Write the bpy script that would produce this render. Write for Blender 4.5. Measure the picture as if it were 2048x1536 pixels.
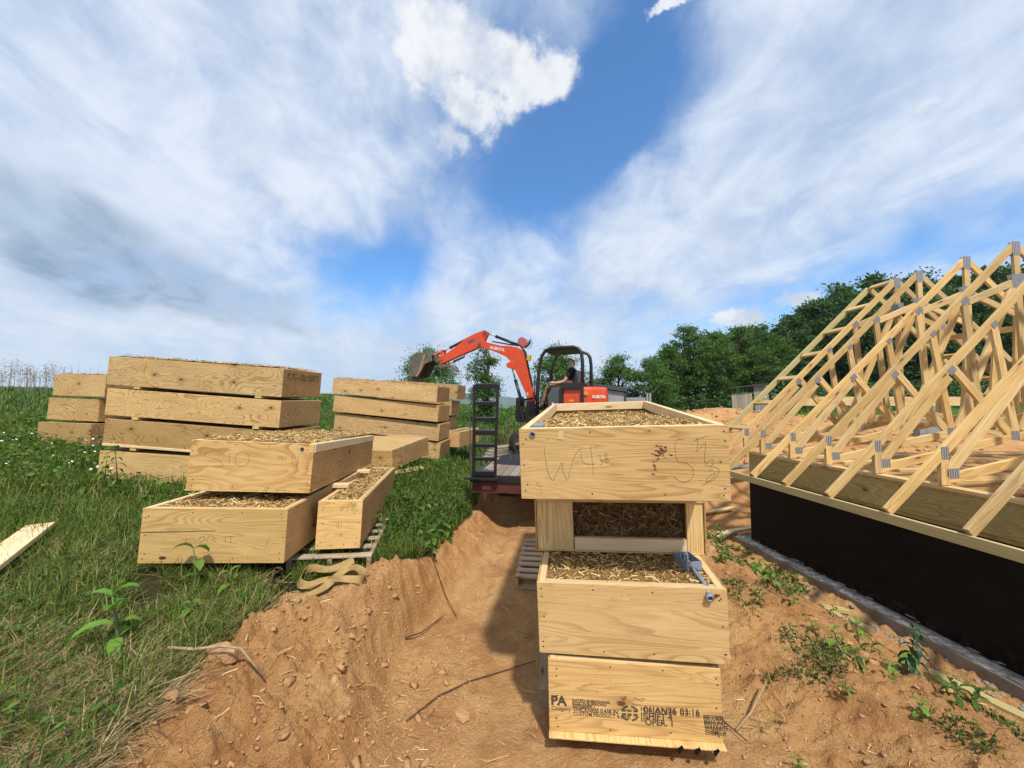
import bpy, math, random
import numpy as np
from mathutils import Vector, Matrix, Euler

for o in list(bpy.data.objects):
    bpy.data.objects.remove(o)
scene = bpy.context.scene
COL = scene.collection
R = math.radians
random.seed(7)
RNG = np.random.default_rng(7)

# ------------------------------------------------------------------ camera
cam_d = bpy.data.cameras.new('camera')
cam_d.sensor_width = 36.0
cam_d.lens = 36.0 * 770.0 / 2048.0
cam_d.clip_start = 0.05
cam_d.clip_end = 9000.0
cam = bpy.data.objects.new('camera', cam_d)
cam.location = (0, 0, 2.0)
cam.rotation_euler = (R(90) + math.atan(40 / 770.0), 0, 0)
COL.objects.link(cam)
scene.camera = cam

# ------------------------------------------------------------------ light and exposure
SUN_DIR = Vector((0.14, -0.53, 0.836)).normalized()
sun_d = bpy.data.lights.new('sun', 'SUN')
sun_d.energy = 4.0
sun_d.angle = R(2.5)
sun_d.color = (1.0, 0.95, 0.86)
sun = bpy.data.objects.new('sun', sun_d)
sun.rotation_euler = SUN_DIR.to_track_quat('Z', 'Y').to_euler()
sun.location = (0, 0, 30)
COL.objects.link(sun)
scene.view_settings.view_transform = 'Standard'
scene.view_settings.look = 'None'
scene.view_settings.gamma = 1.0
scene.view_settings.use_curve_mapping = False
scene.view_settings.exposure = 0.25
SKY_STRENGTH = 0.15

# ------------------------------------------------------------------ node helpers
class NT:
    def __init__(self, tree):
        self.t = tree
        self.l = tree.links
    def put(self, sock, v):
        if hasattr(v, 'is_output'):
            self.l.new(v, sock)
        elif v is not None:
            if isinstance(v, (tuple, list)) and sock.type == 'RGBA' and len(v) == 3:
                v = (*v, 1)
            sock.default_value = v
    def n(self, typ, ins=None, out=0, **props):
        nd = self.t.nodes.new(typ)
        for k, v in props.items():
            setattr(nd, k, v)
        for k, v in (ins or {}).items():
            self.put(nd.inputs[k], v)
        self.last = nd
        return nd.outputs[out]
    def m(self, op, a, b=None, c=None, clamp=False):
        nd = self.t.nodes.new('ShaderNodeMath')
        nd.operation = op; nd.use_clamp = clamp
        for i, v in enumerate((a, b, c)):
            if v is not None:
                self.put(nd.inputs[i], v)
        return nd.outputs[0]
    def vm(self, op, a, b=None, out=0):
        nd = self.t.nodes.new('ShaderNodeVectorMath')
        nd.operation = op
        self.put(nd.inputs[0], a)
        if b is not None:
            if op == 'SCALE':
                self.put(nd.inputs['Scale'], b)
            else:
                self.put(nd.inputs[1], b)
        return nd.outputs[out]
    def mix(self, f, a, b, blend='MIX'):
        nd = self.t.nodes.new('ShaderNodeMix')
        nd.data_type = 'RGBA'; nd.blend_type = blend
        self.put(nd.inputs[0], f); self.put(nd.inputs[6], a); self.put(nd.inputs[7], b)
        return nd.outputs[2]
    def ss(self, v, lo, hi, a=0.0, b=1.0):
        nd = self.t.nodes.new('ShaderNodeMapRange')
        nd.interpolation_type = 'SMOOTHSTEP'
        self.put(nd.inputs[0], v)
        nd.inputs[1].default_value = lo; nd.inputs[2].default_value = hi
        nd.inputs[3].default_value = a; nd.inputs[4].default_value = b
        return nd.outputs[0]
    def lin(self, v, lo, hi, a=0.0, b=1.0):
        nd = self.t.nodes.new('ShaderNodeMapRange')
        self.put(nd.inputs[0], v)
        nd.inputs[1].default_value = lo; nd.inputs[2].default_value = hi
        nd.inputs[3].default_value = a; nd.inputs[4].default_value = b
        return nd.outputs[0]
    def noise(self, vec, scale, detail=4, rough=0.55, dist=0.0, out=0):
        return self.n('ShaderNodeTexNoise', {'Vector': vec, 'Scale': scale, 'Detail': detail, 'Roughness': rough, 'Distortion': dist}, out)
    def ramp(self, v, stops):
        nd = self.t.nodes.new('ShaderNodeValToRGB')
        e = nd.color_ramp.elements
        while len(e) < len(stops):
            e.new(0.5)
        for el, (p, c) in zip(e, stops):
            el.position = p; el.color = (*c, 1)
        self.put(nd.inputs[0], v)
        return nd.outputs[0]
    def scale(self, vec, s):
        return self.vm('MULTIPLY', vec, s)

# ------------------------------------------------------------------ sky
BLUE = [
  (0.212,0.740,0.639, 1.91,-2.55,2.62, 10.16,0.48,-3.92, 1.00),
  (0.086,0.850,0.520, 4.93,-1.33,1.46, 4.79,5.52,-9.90, 0.85),
  (-0.349,0.885,0.307, 8.05,2.53,1.75, -1.99,6.17,-20.10, 0.85),
  (-0.260,0.896,0.359, 12.00,-0.68,10.39, 10.96,8.19,-12.57, 0.60),
  (0.692,0.675,0.257, 2.63,-2.45,0.42, 5.61,1.40,-18.83, 0.80),
  (-0.381,0.896,0.227, 7.78,3.06,0.77, -1.72,5.35,-24.04, 0.40),
  (0.524,0.842,0.130, 3.69,-2.17,0.27, 0.59,1.62,-12.95, 0.45),
  (-0.060,0.785,0.617, 5.40,0.30,-0.04, -0.20,4.23,-5.02, 0.70)]
DARK = [
  (-0.731,0.600,0.326, 3.86,5.43,-1.88, -9.01,0.19,-20.55, 0.80),
  (-0.733,0.633,0.249, 3.45,4.22,-1.38, -8.16,-0.39,-22.96, 0.90),
  (-0.689,0.694,0.208, 6.43,6.22,0.00, -2.96,4.29,-24.14, 1.00),
  (0.466,0.805,0.366, 9.46,-5.05,-0.78, 5.26,10.89,-30.67, 0.50),
  (-0.539,0.813,0.222, 12.61,6.97,4.92, -4.25,8.69,-42.14, 0.70),
  (-0.628,0.656,0.420, 7.21,8.99,-3.50, -12.45,2.25,-22.15, 0.35),
  (-0.495,0.851,0.176, 6.04,3.28,0.68, -2.97,7.47,-44.52, 0.50),
  (-0.519,0.670,0.531, 5.98,5.62,-1.46, -9.45,4.01,-14.33, 0.30)]
CUMULUS = [
  (-0.119,0.703,0.702, 10.59,-0.27,2.07, -1.96,12.86,-13.28, 1.00),
  (-0.039,0.733,0.679, 9.18,0.26,0.24, -0.56,11.79,-12.81, 1.00),
  (0.052,0.753,0.656, 13.24,1.42,-2.69, 0.84,13.52,-15.66, 1.00),
  (-0.088,0.778,0.622, 12.01,-0.78,2.69, -1.13,11.11,-14.11, 1.00),
  (-0.129,0.806,0.577, 24.28,2.57,1.84, -1.78,12.45,-17.84, 0.90),
  (-0.174,0.714,0.678, 20.59,2.63,2.50, -2.76,12.62,-14.08, 0.90),
  (-0.197,0.750,0.632, 28.16,4.32,3.64, -3.53,15.01,-18.97, 0.70),
  (0.275,0.646,0.712, 22.60,-4.34,-4.79, 21.64,56.75,-59.87, 0.90),
  (0.512,0.837,0.193, 11.96,-7.48,0.93, 3.24,7.49,-41.05, 0.95),
  (0.597,0.775,0.206, 15.47,-12.65,2.96, 4.97,9.07,-48.66, 1.00),
  (0.392,0.904,0.173, 16.97,-7.86,2.76, 3.25,10.91,-64.51, 0.80),
  (0.033,0.979,0.202, 12.29,-1.01,2.90, 0.25,9.97,-48.27, 0.75),
  (0.574,0.776,0.261, 35.03,-25.03,-2.61, 11.80,20.78,-87.83, 0.80),
  (0.637,0.617,0.463, 9.37,-10.32,1.05, 30.61,8.12,-52.90, 0.65),
  (0.583,0.672,0.458, 16.96,-8.08,-9.67, 13.27,18.09,-43.48, 0.40)]

world = bpy.data.worlds.new('World')
scene.world = world
world.use_nodes = True
wt = world.node_tree
wt.nodes.clear()
W = NT(wt)
sky = W.n('ShaderNodeTexSky', sky_type='NISHITA', sun_disc=False, sun_elevation=math.asin(SUN_DIR.z),
          sun_rotation=math.atan2(SUN_DIR.x, SUN_DIR.y), air_density=1.0, dust_density=0.5, ozone_density=2.2)
dvec = W.n('ShaderNodeTexCoord', out=0)
wn1 = W.n('ShaderNodeTexNoise', {'Vector': dvec, 'Scale': 5.0, 'Detail': 5.0}, 1)
wn2 = W.n('ShaderNodeTexNoise', {'Vector': dvec, 'Scale': 17.0, 'Detail': 6.0, 'Roughness': 0.65}, 1)
dw = W.vm('ADD', dvec, W.vm('SCALE', W.vm('SUBTRACT', wn1, (.5, .5, .5)), 0.16))
dw2 = W.vm('ADD', dvec, W.vm('SCALE', W.vm('SUBTRACT', wn2, (.5, .5, .5)), 0.085))
sx = W.n('ShaderNodeSeparateXYZ', {0: dvec}); sxn = W.last
den = W.m('ADD', W.m('MAXIMUM', sxn.outputs[2], 0.0), 0.26)
px = W.m('DIVIDE', sxn.outputs[0], den); py = W.m('DIVIDE', sxn.outputs[1], den)
ca, sa = math.cos(R(-16)), math.sin(R(-16))
ps = W.m('SUBTRACT', W.m('MULTIPLY', px, ca), W.m('MULTIPLY', py, sa))
pl = W.m('ADD', W.m('MULTIPLY', px, sa), W.m('MULTIPLY', py, ca))
streak = W.noise(W.n('ShaderNodeCombineXYZ', {0: W.m('MULTIPLY', ps, 1.9), 1: W.m('MULTIPLY', pl, 1.15), 2: 3.7}), 1.0, 7, 0.52, 0.9)
soft = W.noise(W.n('ShaderNodeCombineXYZ', {0: W.m('MULTIPLY', ps, 2.8), 1: W.m('MULTIPLY', pl, 2.2), 2: 9.1}), 1.0, 8, 0.6, 0.6)

def blobsum(dv, tab, mode='ADD', sharp=1.0):
    acc = None
    for b in tab:
        v = W.vm('SUBTRACT', dv, tuple(b[0:3]))
        p = W.vm('DOT_PRODUCT', v, tuple(b[3:6]), out=1)
        q = W.vm('DOT_PRODUCT', v, tuple(b[6:9]), out=1)
        r2 = W.m('ADD', W.m('MULTIPLY', p, p), W.m('MULTIPLY', q, q))
        g = W.m('MULTIPLY', W.m('POWER', 2.0, W.m('MULTIPLY', r2, -sharp)), b[9])
        acc = g if acc is None else W.m(mode, acc, g)
    return acc

blue = blobsum(dw, BLUE)
dark = blobsum(dw, DARK)
cum = blobsum(dw2, CUMULUS, 'MAXIMUM')
wisp = W.noise(W.n('ShaderNodeCombineXYZ', {0: W.m('MULTIPLY', ps, 5.2), 1: W.m('MULTIPLY', pl, 3.4), 2: 1.3}), 1.0, 10, 0.6, 1.0)
puff = W.noise(dw, 5.5, 9, 0.6, 0.4)
cov = W.m('SUBTRACT', W.m('ADD', W.m('ADD', W.m('MULTIPLY', streak, 0.45), W.m('MULTIPLY', puff, 0.5)), 0.40), W.m('MULTIPLY', blue, 0.82))
cirrus = W.ss(W.m('ADD', cov, W.m('ADD', W.m('MULTIPLY', W.m('SUBTRACT', soft, 0.5), 0.4), W.m('MULTIPLY', W.m('SUBTRACT', wisp, 0.5), 0.55))), 0.06, 1.0)
lowz = W.ss(sxn.outputs[2], 0.0, 0.14, 1.0, 0.0)
cirrus = W.m('MULTIPLY', cirrus, W.m('SUBTRACT', 0.97, W.m('MULTIPLY', lowz, 0.35)))
K = 1.0 / SKY_STRENGTH
ctex = W.m('ADD', W.m('MULTIPLY', streak, 0.35), W.m('ADD', W.m('MULTIPLY', puff, 0.4), W.m('MULTIPLY', wisp, 0.3)))
ccol = W.mix(W.ss(ctex, 0.40, 0.64), (0.46*K, 0.55*K, 0.70*K), (0.69*K, 0.755*K, 0.85*K))
darkm = W.ss(W.m('ADD', dark, W.m('ADD', W.m('MULTIPLY', W.m('SUBTRACT', soft, 0.5), 1.3), W.m('MULTIPLY', W.m('SUBTRACT', puff, 0.5), 0.9))), 0.22, 1.35)
darkm = W.m('MULTIPLY', darkm, W.ss(W.m('ADD', W.m('MULTIPLY', wisp, 0.6), W.m('MULTIPLY', streak, 0.4)), 0.36, 0.60, 0.35, 1.0))
ccol = W.mix(darkm, ccol, (0.21*K, 0.31*K, 0.44*K))
skyc = W.mix(1.0, sky, (0.50, 0.90, 1.20), 'MULTIPLY')
hz = W.ss(sxn.outputs[2], -0.02, 0.30, 0.75, 0.0)
skyc = W.mix(hz, skyc, (0.62*K, 0.78*K, 0.95*K))
col1 = W.mix(cirrus, skyc, ccol)
cn = W.noise(dvec, 11.0, 9, 0.62, 0.25)
cumm = W.ss(W.m('ADD', cum, W.m('MULTIPLY', W.m('SUBTRACT', cn, 0.5), 1.35)), 0.38, 0.80)
cshade = W.noise(W.vm('ADD', dvec, (0.02, -0.02, 0.05)), 9.0, 6, 0.6, 0.1)
cumcol = W.mix(W.ss(cshade, 0.38, 0.62), (0.54*K, 0.60*K, 0.69*K), (0.80*K, 0.81*K, 0.83*K))
col2 = W.mix(W.m('MULTIPLY', cumm, 0.93), col1, cumcol)
bg = W.n('ShaderNodeBackground', {'Color': col2, 'Strength': SKY_STRENGTH})
wo = wt.nodes.new('ShaderNodeOutputWorld')
wt.links.new(bg, wo.inputs[0])

# ------------------------------------------------------------------ materials
def newmat(name):
    m = bpy.data.materials.new(name)
    m.use_nodes = True
    t = m.node_tree
    b = t.nodes['Principled BSDF']
    return m, NT(t), b

def plain(name, col, rough=0.6, metal=0.0, var=0.12, vscale=9.0, bump=0.0, bscale=60.0, spec=0.5, dirt=None):
    m, T, b = newmat(name)
    oc = T.n('ShaderNodeTexCoord', out=3)
    oi = T.n('ShaderNodeObjectInfo', out=5)
    v = T.vm('ADD', oc, T.vm('SCALE', (13.1, 7.7, 5.3), oi))
    n1 = T.noise(v, vscale, 5, 0.6)
    c = T.mix(T.lin(n1, 0.3, 0.7), tuple(x * (1 - var) for x in col), tuple(min(1, x * (1 + var)) for x in col))
    if dirt:
        n2 = T.noise(v, vscale * 0.6, 7, 0.7)
        c = T.mix(T.ss(n2, 0.5, 0.7, 0, dirt[1]), c, dirt[0])
    T.put(b.inputs['Base Color'], c)
    b.inputs['Roughness'].default_value = rough
    b.inputs['Metallic'].default_value = metal
    b.inputs['Specular IOR Level'].default_value = spec
    if bump:
        bn = T.n('ShaderNodeBump', {'Height': T.noise(v, bscale, 5, 0.6), 'Strength': bump, 'Distance': 0.01})
        T.put(b.inputs['Normal'], bn)
    return m

def wood(name, light, dark, line, plywood=True, knots=0.5, grey=0.0, linek=0.55, bands=26.0, thin=0.3, stretch=(0.75, 3.4)):
    """sawn or rotary-cut wood; grain runs along local X, growth rings show as drawn-out contours"""
    m, T, b = newmat(name)
    oc = T.n('ShaderNodeTexCoord', out=3)
    oi = T.n('ShaderNodeObjectInfo', out=5)
    v = T.vm('ADD', oc, T.vm('SCALE', (31.0, 17.0, 11.0), oi))
    if plywood:
        g = T.scale(v, (stretch[0], stretch[1], stretch[1]))
        f = T.noise(g, 1.25, 2.0, 0.45, 0.5)
    else:
        g = T.scale(v, (0.5, 9.0, 9.0))
        f = T.noise(g, 1.0, 2.0, 0.4, 0.3)
    saw = T.m('FRACT', T.m('MULTIPLY', f, bands))
    ring = T.ss(saw, thin, 0.95)
    ring = T.m('MULTIPLY', ring, T.ss(saw, 1.0, 0.93))
    fine = T.noise(T.scale(v, (5.0, 150.0, 150.0)), 1.0, 4, 0.65)
    patch = T.noise(T.scale(v, (1.5, 5.0, 5.0)), 1.0, 4, 0.6)
    amp = T.ss(T.noise(T.scale(v, (0.9, 2.0, 2.0)), 1.3, 2), 0.3, 0.65, 0.35, 1.0)
    c = T.mix(T.lin(patch, 0.3, 0.7), light, dark)
    c = T.mix(T.m('MULTIPLY', T.m('MULTIPLY', ring, amp), linek), c, line)
    c = T.mix(T.ss(fine, 0.46, 0.76, 0, 0.5), c, line)
    dash = T.noise(T.scale(v, (9.0, 85.0, 85.0)), 1.0, 2, 0.5)
    c = T.mix(T.ss(dash, 0.72, 0.80, 0, 0.5), c, tuple(a * 0.45 for a in line))
    # knots
    T.n('ShaderNodeSeparateXYZ', {0: v}); sp = T.last
    vs = T.n('ShaderNodeCombineXYZ', {0: T.m('MULTIPLY', sp.outputs[0], 2.6 if plywood else 1.8), 1: T.m('MULTIPLY', T.m('ADD', sp.outputs[1], sp.outputs[2]), 4.2 if plywood else 7.0)})
    vo = T.n('ShaderNodeTexVoronoi', {'Vector': vs, 'Scale': 1.0, 'Randomness': 1.0}, voronoi_dimensions='2D'); von = T.last
    gate = T.m('GREATER_THAN', T.n('ShaderNodeSeparateColor', {0: von.outputs['Color']}), 1.0 - knots * 0.5)
    kd = T.m('ADD', von.outputs['Distance'], T.m('MULTIPLY', T.m('SUBTRACT', fine, 0.5), 0.05))
    kn = T.m('MULTIPLY', T.ss(kd, 0.085, 0.045), gate)
    halo = T.m('MULTIPLY', T.ss(kd, 0.30, 0.04), gate)
    c = T.mix(T.m('MULTIPLY', halo, 0.40), c, tuple(a * 0.75 for a in line))
    c = T.mix(T.m('MULTIPLY', kn, 0.85), c, (0.075, 0.028, 0.010))
    if grey:
        c = T.mix(T.ss(T.noise(T.scale(v, (2.0, 14.0, 14.0)), 1.0, 5), 0.3, 0.7, grey * 0.5, grey), c, (0.30, 0.275, 0.24))
    # each board has its own tone
    tone = T.n('ShaderNodeMapRange', {0: T.m('FRACT', T.m('MULTIPLY', oi, 7.31)), 3: 0.74, 4: 1.12})
    hue = T.m('FRACT', T.m('MULTIPLY', oi, 23.7))
    c = T.mix(1.0, c, T.n('ShaderNodeCombineColor', {0: tone, 1: T.m('MULTIPLY', tone, T.lin(hue, 0, 1, 0.94, 1.02)), 2: T.m('MULTIPLY', tone, T.lin(hue, 0, 1, 0.84, 1.12))}), 'MULTIPLY')
    # scuffs and handling dirt
    sc = T.noise(v, 4.0, 8, 0.75)
    c = T.mix(T.ss(sc, 0.58, 0.76, 0, 0.2), c, (0.26, 0.17, 0.09))
    mud = T.m('MULTIPLY', T.ss(T.noise(v, 38.0, 3, 0.5), 0.64, 0.70), T.ss(T.noise(v, 2.2, 3, 0.5), 0.48, 0.66))
    c = T.mix(T.m('MULTIPLY', mud, 0.55), c, (0.24, 0.13, 0.06))
    T.put(b.inputs['Base Color'], c)
    b.inputs['Roughness'].default_value = 0.72
    b.inputs['Specular IOR Level'].default_value = 0.25
    hgt = T.m('ADD', T.m('MULTIPLY', fine, 0.5), T.m('MULTIPLY', ring, 0.3))
    T.put(b.inputs['Normal'], T.n('ShaderNodeBump', {'Height': hgt, 'Strength': 0.35, 'Distance': 0.002}))
    return m

def islandmat(name, stops, rough=0.7, trans=0.0, spec=0.3, extra=None, objvar=0.0):
    m, T, b = newmat(name)
    ge = T.t.nodes.new('ShaderNodeNewGeometry')
    f = ge.outputs['Random Per Island']
    if extra:
        n = T.noise(T.n('ShaderNodeTexCoord', out=3), extra, 3)
        f = T.m('ADD', T.m('MULTIPLY', f, 0.6), T.m('MULTIPLY', T.lin(n, 0.3, 0.7), 0.4))
    c = T.ramp(f, stops)
    if objvar:
        oi = T.n('ShaderNodeObjectInfo', out=5)
        k = T.lin(oi, 0, 1, 1 - objvar, 1 + objvar)
        c = T.mix(1.0, c, T.n('ShaderNodeCombineColor', {0: k, 1: k, 2: k}), 'MULTIPLY')
    T.put(b.inputs['Base Color'], c)
    b.inputs['Roughness'].default_value = rough
    b.inputs['Specular IOR Level'].default_value = spec
    if trans:
        tr = T.n('ShaderNodeBsdfTranslucent', {'Color': T.mix(1.0, c, (1.2, 1.25, 0.7), 'MULTIPLY')})
        mx = T.n('ShaderNodeMixShader', {0: trans, 1: b.outputs[0], 2: tr})
        out = [n for n in T.t.nodes if n.type == 'OUTPUT_MATERIAL'][0]
        T.l.new(mx, out.inputs[0])
    return m

MAT = {}
MAT['ply'] = wood('plywood', (0.64, 0.43, 0.185), (0.53, 0.335, 0.13), (0.27, 0.13, 0.04), True, 0.55, 0, 0.85, 26.0, 0.5)
MAT['ply2'] = wood('plywood_pale', (0.68, 0.475, 0.205), (0.585, 0.39, 0.15), (0.33, 0.17, 0.055), True, 0.2, 0, 0.6, 24.0, 0.35, (0.42, 4.6))
MAT['ply_bold'] = wood('plywood_bold_grain', (0.70, 0.48, 0.21), (0.62, 0.40, 0.155), (0.33, 0.16, 0.045), True, 0.1, 0, 0.85, 12.0, 0.2, (0.9, 3.0))
MAT['ply3'] = wood('plywood_brown', (0.55, 0.345, 0.145), (0.45, 0.265, 0.10), (0.24, 0.115, 0.036), True, 0.3, 0, 0.85, 30.0)
MAT['pine'] = wood('pine_lumber', (0.73, 0.55, 0.265), (0.61, 0.425, 0.175), (0.36, 0.19, 0.06), False, 0.5, 0, 0.6, 16.0)
MAT['pine_pale'] = wood('pine_pale', (0.74, 0.57, 0.33), (0.68, 0.50, 0.27), (0.54, 0.35, 0.15), False, 0.15, 0, 0.35, 14.0)
MAT['treated'] = wood('treated_lumber', (0.40, 0.33, 0.13), (0.31, 0.245, 0.09), (0.17, 0.12, 0.035), True, 0.2, 0, 0.6, 20.0)
MAT['treated_pale'] = wood('treated_pale', (0.58, 0.50, 0.235), (0.50, 0.42, 0.18), (0.34, 0.26, 0.09), False, 0.15, 0, 0.45, 14.0)
MAT['grey_wood'] = wood('weathered_wood', (0.46, 0.37, 0.27), (0.36, 0.28, 0.20), (0.17, 0.12, 0.08), False, 0.2, 0.5, 0.5, 14.0)
MAT['pallet_wood'] = wood('pallet_wood', (0.52, 0.40, 0.27), (0.42, 0.31, 0.20), (0.20, 0.13, 0.075), False, 0.2, 0.12, 0.5, 14.0)
MAT['deck_wood'] = wood('trailer_deck_wood', (0.30, 0.235, 0.175), (0.23, 0.175, 0.125), (0.11, 0.08, 0.055), False, 0.15, 0.45, 0.5, 14.0)
MAT['straw'] = islandmat('straw', [(0.0, (0.16, 0.085, 0.022)), (0.35, (0.40, 0.245, 0.075)), (0.75, (0.62, 0.42, 0.16)), (1.0, (0.80, 0.63, 0.34))], 0.55)
MAT['straw_bed'] = plain('straw_bed', (0.24, 0.14, 0.045), 0.9, 0, 0.45, 60, 0.8, 160)
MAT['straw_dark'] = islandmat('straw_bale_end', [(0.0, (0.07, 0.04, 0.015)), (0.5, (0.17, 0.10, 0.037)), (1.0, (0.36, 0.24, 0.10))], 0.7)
MAT['ink'] = plain('pencil_ink', (0.10, 0.072, 0.047), 0.8, 0, 0.2)
MAT['stamp'] = plain('stamp_ink', (0.075, 0.05, 0.03), 0.85, 0, 0.6, 45)
MAT['stain'] = plain('red_brown_stain', (0.13, 0.035, 0.018), 0.8, 0, 0.4, 40)
MAT['screw'] = plain('screw_head', (0.07, 0.05, 0.03), 0.5, 0.3)
MAT['pvc'] = plain('grey_pvc', (0.21, 0.25, 0.31), 0.4, 0, 0.08)
MAT['pvc_dark'] = plain('dark_pipe', (0.03, 0.03, 0.034), 0.5)
def tar_mat():
    m, T, b = newmat('black_tar_coat')
    oc = T.n('ShaderNodeTexCoord', out=3)
    n1 = T.noise(T.scale(oc, (1.0, 1.0, 3.0)), 2.5, 6, 0.6)
    n2 = T.noise(oc, 14.0, 6, 0.7)
    T.n('ShaderNodeSeparateXYZ', {0: oc}); sp = T.last
    low = T.ss(T.m('ADD', sp.outputs[2], T.m('MULTIPLY', n1, 0.35)), -0.12, -0.42)
    c = T.mix(T.ss(n1, 0.35, 0.7), (0.0035, 0.0034, 0.0036), (0.009, 0.0085, 0.0082))
    c = T.mix(T.m('MULTIPLY', low, T.ss(n2, 0.45, 0.68, 0.0, 0.55)), c, (0.10, 0.06, 0.035))
    T.put(b.inputs['Base Color'], c)
    T.put(b.inputs['Roughness'], T.lin(n1, 0.3, 0.7, 0.42, 0.7))
    b.inputs['Specular IOR Level'].default_value = 0.12
    course = T.ss(T.m('ABSOLUTE', T.m('SUBTRACT', T.m('FRACT', T.m('MULTIPLY', sp.outputs[2], 5.0)), 0.5)), 0.47, 0.5)
    hgt = T.m('SUBTRACT', T.m('ADD', T.m('MULTIPLY', n1, 0.7), T.m('MULTIPLY', n2, 0.3)), T.m('MULTIPLY', course, 0.25))
    T.put(b.inputs['Normal'], T.n('ShaderNodeBump', {'Height': hgt, 'Strength': 0.6, 'Distance': 0.02}))
    return m
MAT['tar'] = tar_mat()
MAT['tarp'] = plain('black_plastic', (0.012, 0.012, 0.013), 0.35, 0, 0.3, 6, 0.6, 12)
MAT['black'] = plain('black_paint', (0.014, 0.014, 0.016), 0.38, 0, 0.3, 8, 0.0, 60, 0.5, ((0.05, 0.035, 0.025), 0.25))
MAT['rubber'] = plain('rubber', (0.016, 0.015, 0.015), 0.75, 0, 0.3, 8, 0.3, 60, 0.3, ((0.10, 0.06, 0.035), 0.4))
MAT['orange'] = plain('orange_paint', (0.62, 0.062, 0.010), 0.36, 0, 0.10, 5, 0.0, 60, 0.5, ((0.33, 0.12, 0.055), 0.55))
MAT['red'] = plain('red_frame_paint', (0.085, 0.024, 0.018), 0.5, 0, 0.25, 6, 0, 60, 0.5, ((0.06, 0.03, 0.02), 0.6))
MAT['pink'] = plain('faded_red_plastic', (0.42, 0.10, 0.10), 0.5, 0, 0.2)
MAT['yellow'] = plain('yellow_paint', (0.62, 0.36, 0.03), 0.5)
MAT['white'] = plain('white_print', (0.75, 0.75, 0.73), 0.6, 0, 0.05)
MAT['chrome'] = plain('cylinder_rod', (0.6, 0.6, 0.6), 0.2, 1.0, 0.05)
MAT['steel'] = plain('worn_steel', (0.17, 0.145, 0.12), 0.5, 0.5, 0.35, 7, 0.2, 40, 0.5, ((0.10, 0.055, 0.03), 0.6))
MAT['seat'] = plain('grey_seat', (0.07, 0.075, 0.085), 0.7)
MAT['concrete'] = plain('concrete', (0.21, 0.185, 0.155), 0.9, 0, 0.25, 6, 0.6, 40, 0.2, ((0.16, 0.10, 0.06), 0.7))
MAT['block'] = plain('concrete_block', (0.24, 0.245, 0.25), 0.9, 0, 0.12, 12, 0.5, 80)
MAT['mortar'] = plain('mortar_smear', (0.36, 0.34, 0.31), 0.9, 0, 0.5, 22, 0.8, 50)
MAT['strap'] = plain('tan_webbing', (0.36, 0.245, 0.10), 0.9, 0, 0.3, 9, 0.7, 260, 0.1, ((0.19, 0.115, 0.05), 0.7))
MAT['rock'] = plain('pale_stone', (0.27, 0.23, 0.19), 0.9, 0, 0.35, 20, 0.5, 60)
MAT['clod'] = plain('clay_clod', (0.42, 0.24, 0.115), 0.95, 0, 0.28, 14, 1.0, 60, 0.1)
MAT['twig'] = plain('dry_twig', (0.34, 0.24, 0.13), 0.85, 0, 0.3, 30)
MAT['root'] = plain('dark_root', (0.10, 0.05, 0.028), 0.9, 0, 0.3, 30)
MAT['bark'] = plain('bark', (0.085, 0.06, 0.042), 0.95, 0, 0.4, 14, 0.9, 30)
MAT['roof'] = plain('dark_roof', (0.05, 0.05, 0.055), 0.7)
MAT['siding'] = plain('pale_siding', (0.26, 0.26, 0.26), 0.7, 0, 0.15, 2)
MAT['blue'] = plain('blue_plastic', (0.02, 0.10, 0.32), 0.5)
MAT['skin'] = plain('skin', (0.56, 0.31, 0.215), 0.55, 0, 0.1)
MAT['hair'] = plain('grey_hair', (0.10, 0.09, 0.085), 0.8, 0, 0.4, 60)
MAT['shirt'] = plain('black_shirt', (0.010, 0.010, 0.012), 0.9, 0, 0.3, 12)
MAT['trouser'] = plain('tan_trousers', (0.27, 0.15, 0.065), 0.9, 0, 0.2, 12)
MAT['boot'] = plain('brown_boot', (0.06, 0.04, 0.028), 0.8)
MAT['grass'] = islandmat('grass_blades', [(0.0, (0.026, 0.062, 0.009)), (0.4, (0.085, 0.155, 0.020)), (0.70, (0.175, 0.255, 0.038)), (0.86, (0.20, 0.23, 0.06)), (1.0, (0.42, 0.32, 0.15))], 0.6, 0.35, 0.2)
MAT['grass_far'] = islandmat('field_grass', [(0.0, (0.040, 0.095, 0.014)), (0.5, (0.082, 0.165, 0.024)), (0.9, (0.14, 0.225, 0.040)), (1.0, (0.26, 0.27, 0.10))], 0.6, 0.3, 0.3)
MAT['dead'] = islandmat('dead_grass', [(0.0, (0.20, 0.125, 0.05)), (0.6, (0.42, 0.30, 0.14)), (1.0, (0.62, 0.49, 0.28))], 0.7, 0.15)
MAT['leaf'] = islandmat('weed_leaf', [(0.0, (0.032, 0.078, 0.014)), (0.6, (0.078, 0.150, 0.024)), (1.0, (0.145, 0.225, 0.042))], 0.6, 0.3, 0.15, None, 0.25)
MAT['leaf_light'] = islandmat('young_leaf', [(0.0, (0.10, 0.23, 0.03)), (1.0, (0.17, 0.32, 0.05))], 0.6, 0.35, 0.15)
MAT['leaf_dark'] = islandmat('dark_leaf', [(0.0, (0.018, 0.048, 0.014)), (1.0, (0.045, 0.095, 0.024))], 0.5, 0.2, 0.4)
MAT['leaf_brown'] = islandmat('dying_leaf', [(0.0, (0.06, 0.035, 0.018)), (1.0, (0.13, 0.10, 0.035))], 0.6, 0.2)
MAT['stem'] = plain('green_stem', (0.085, 0.13, 0.035), 0.6)
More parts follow.
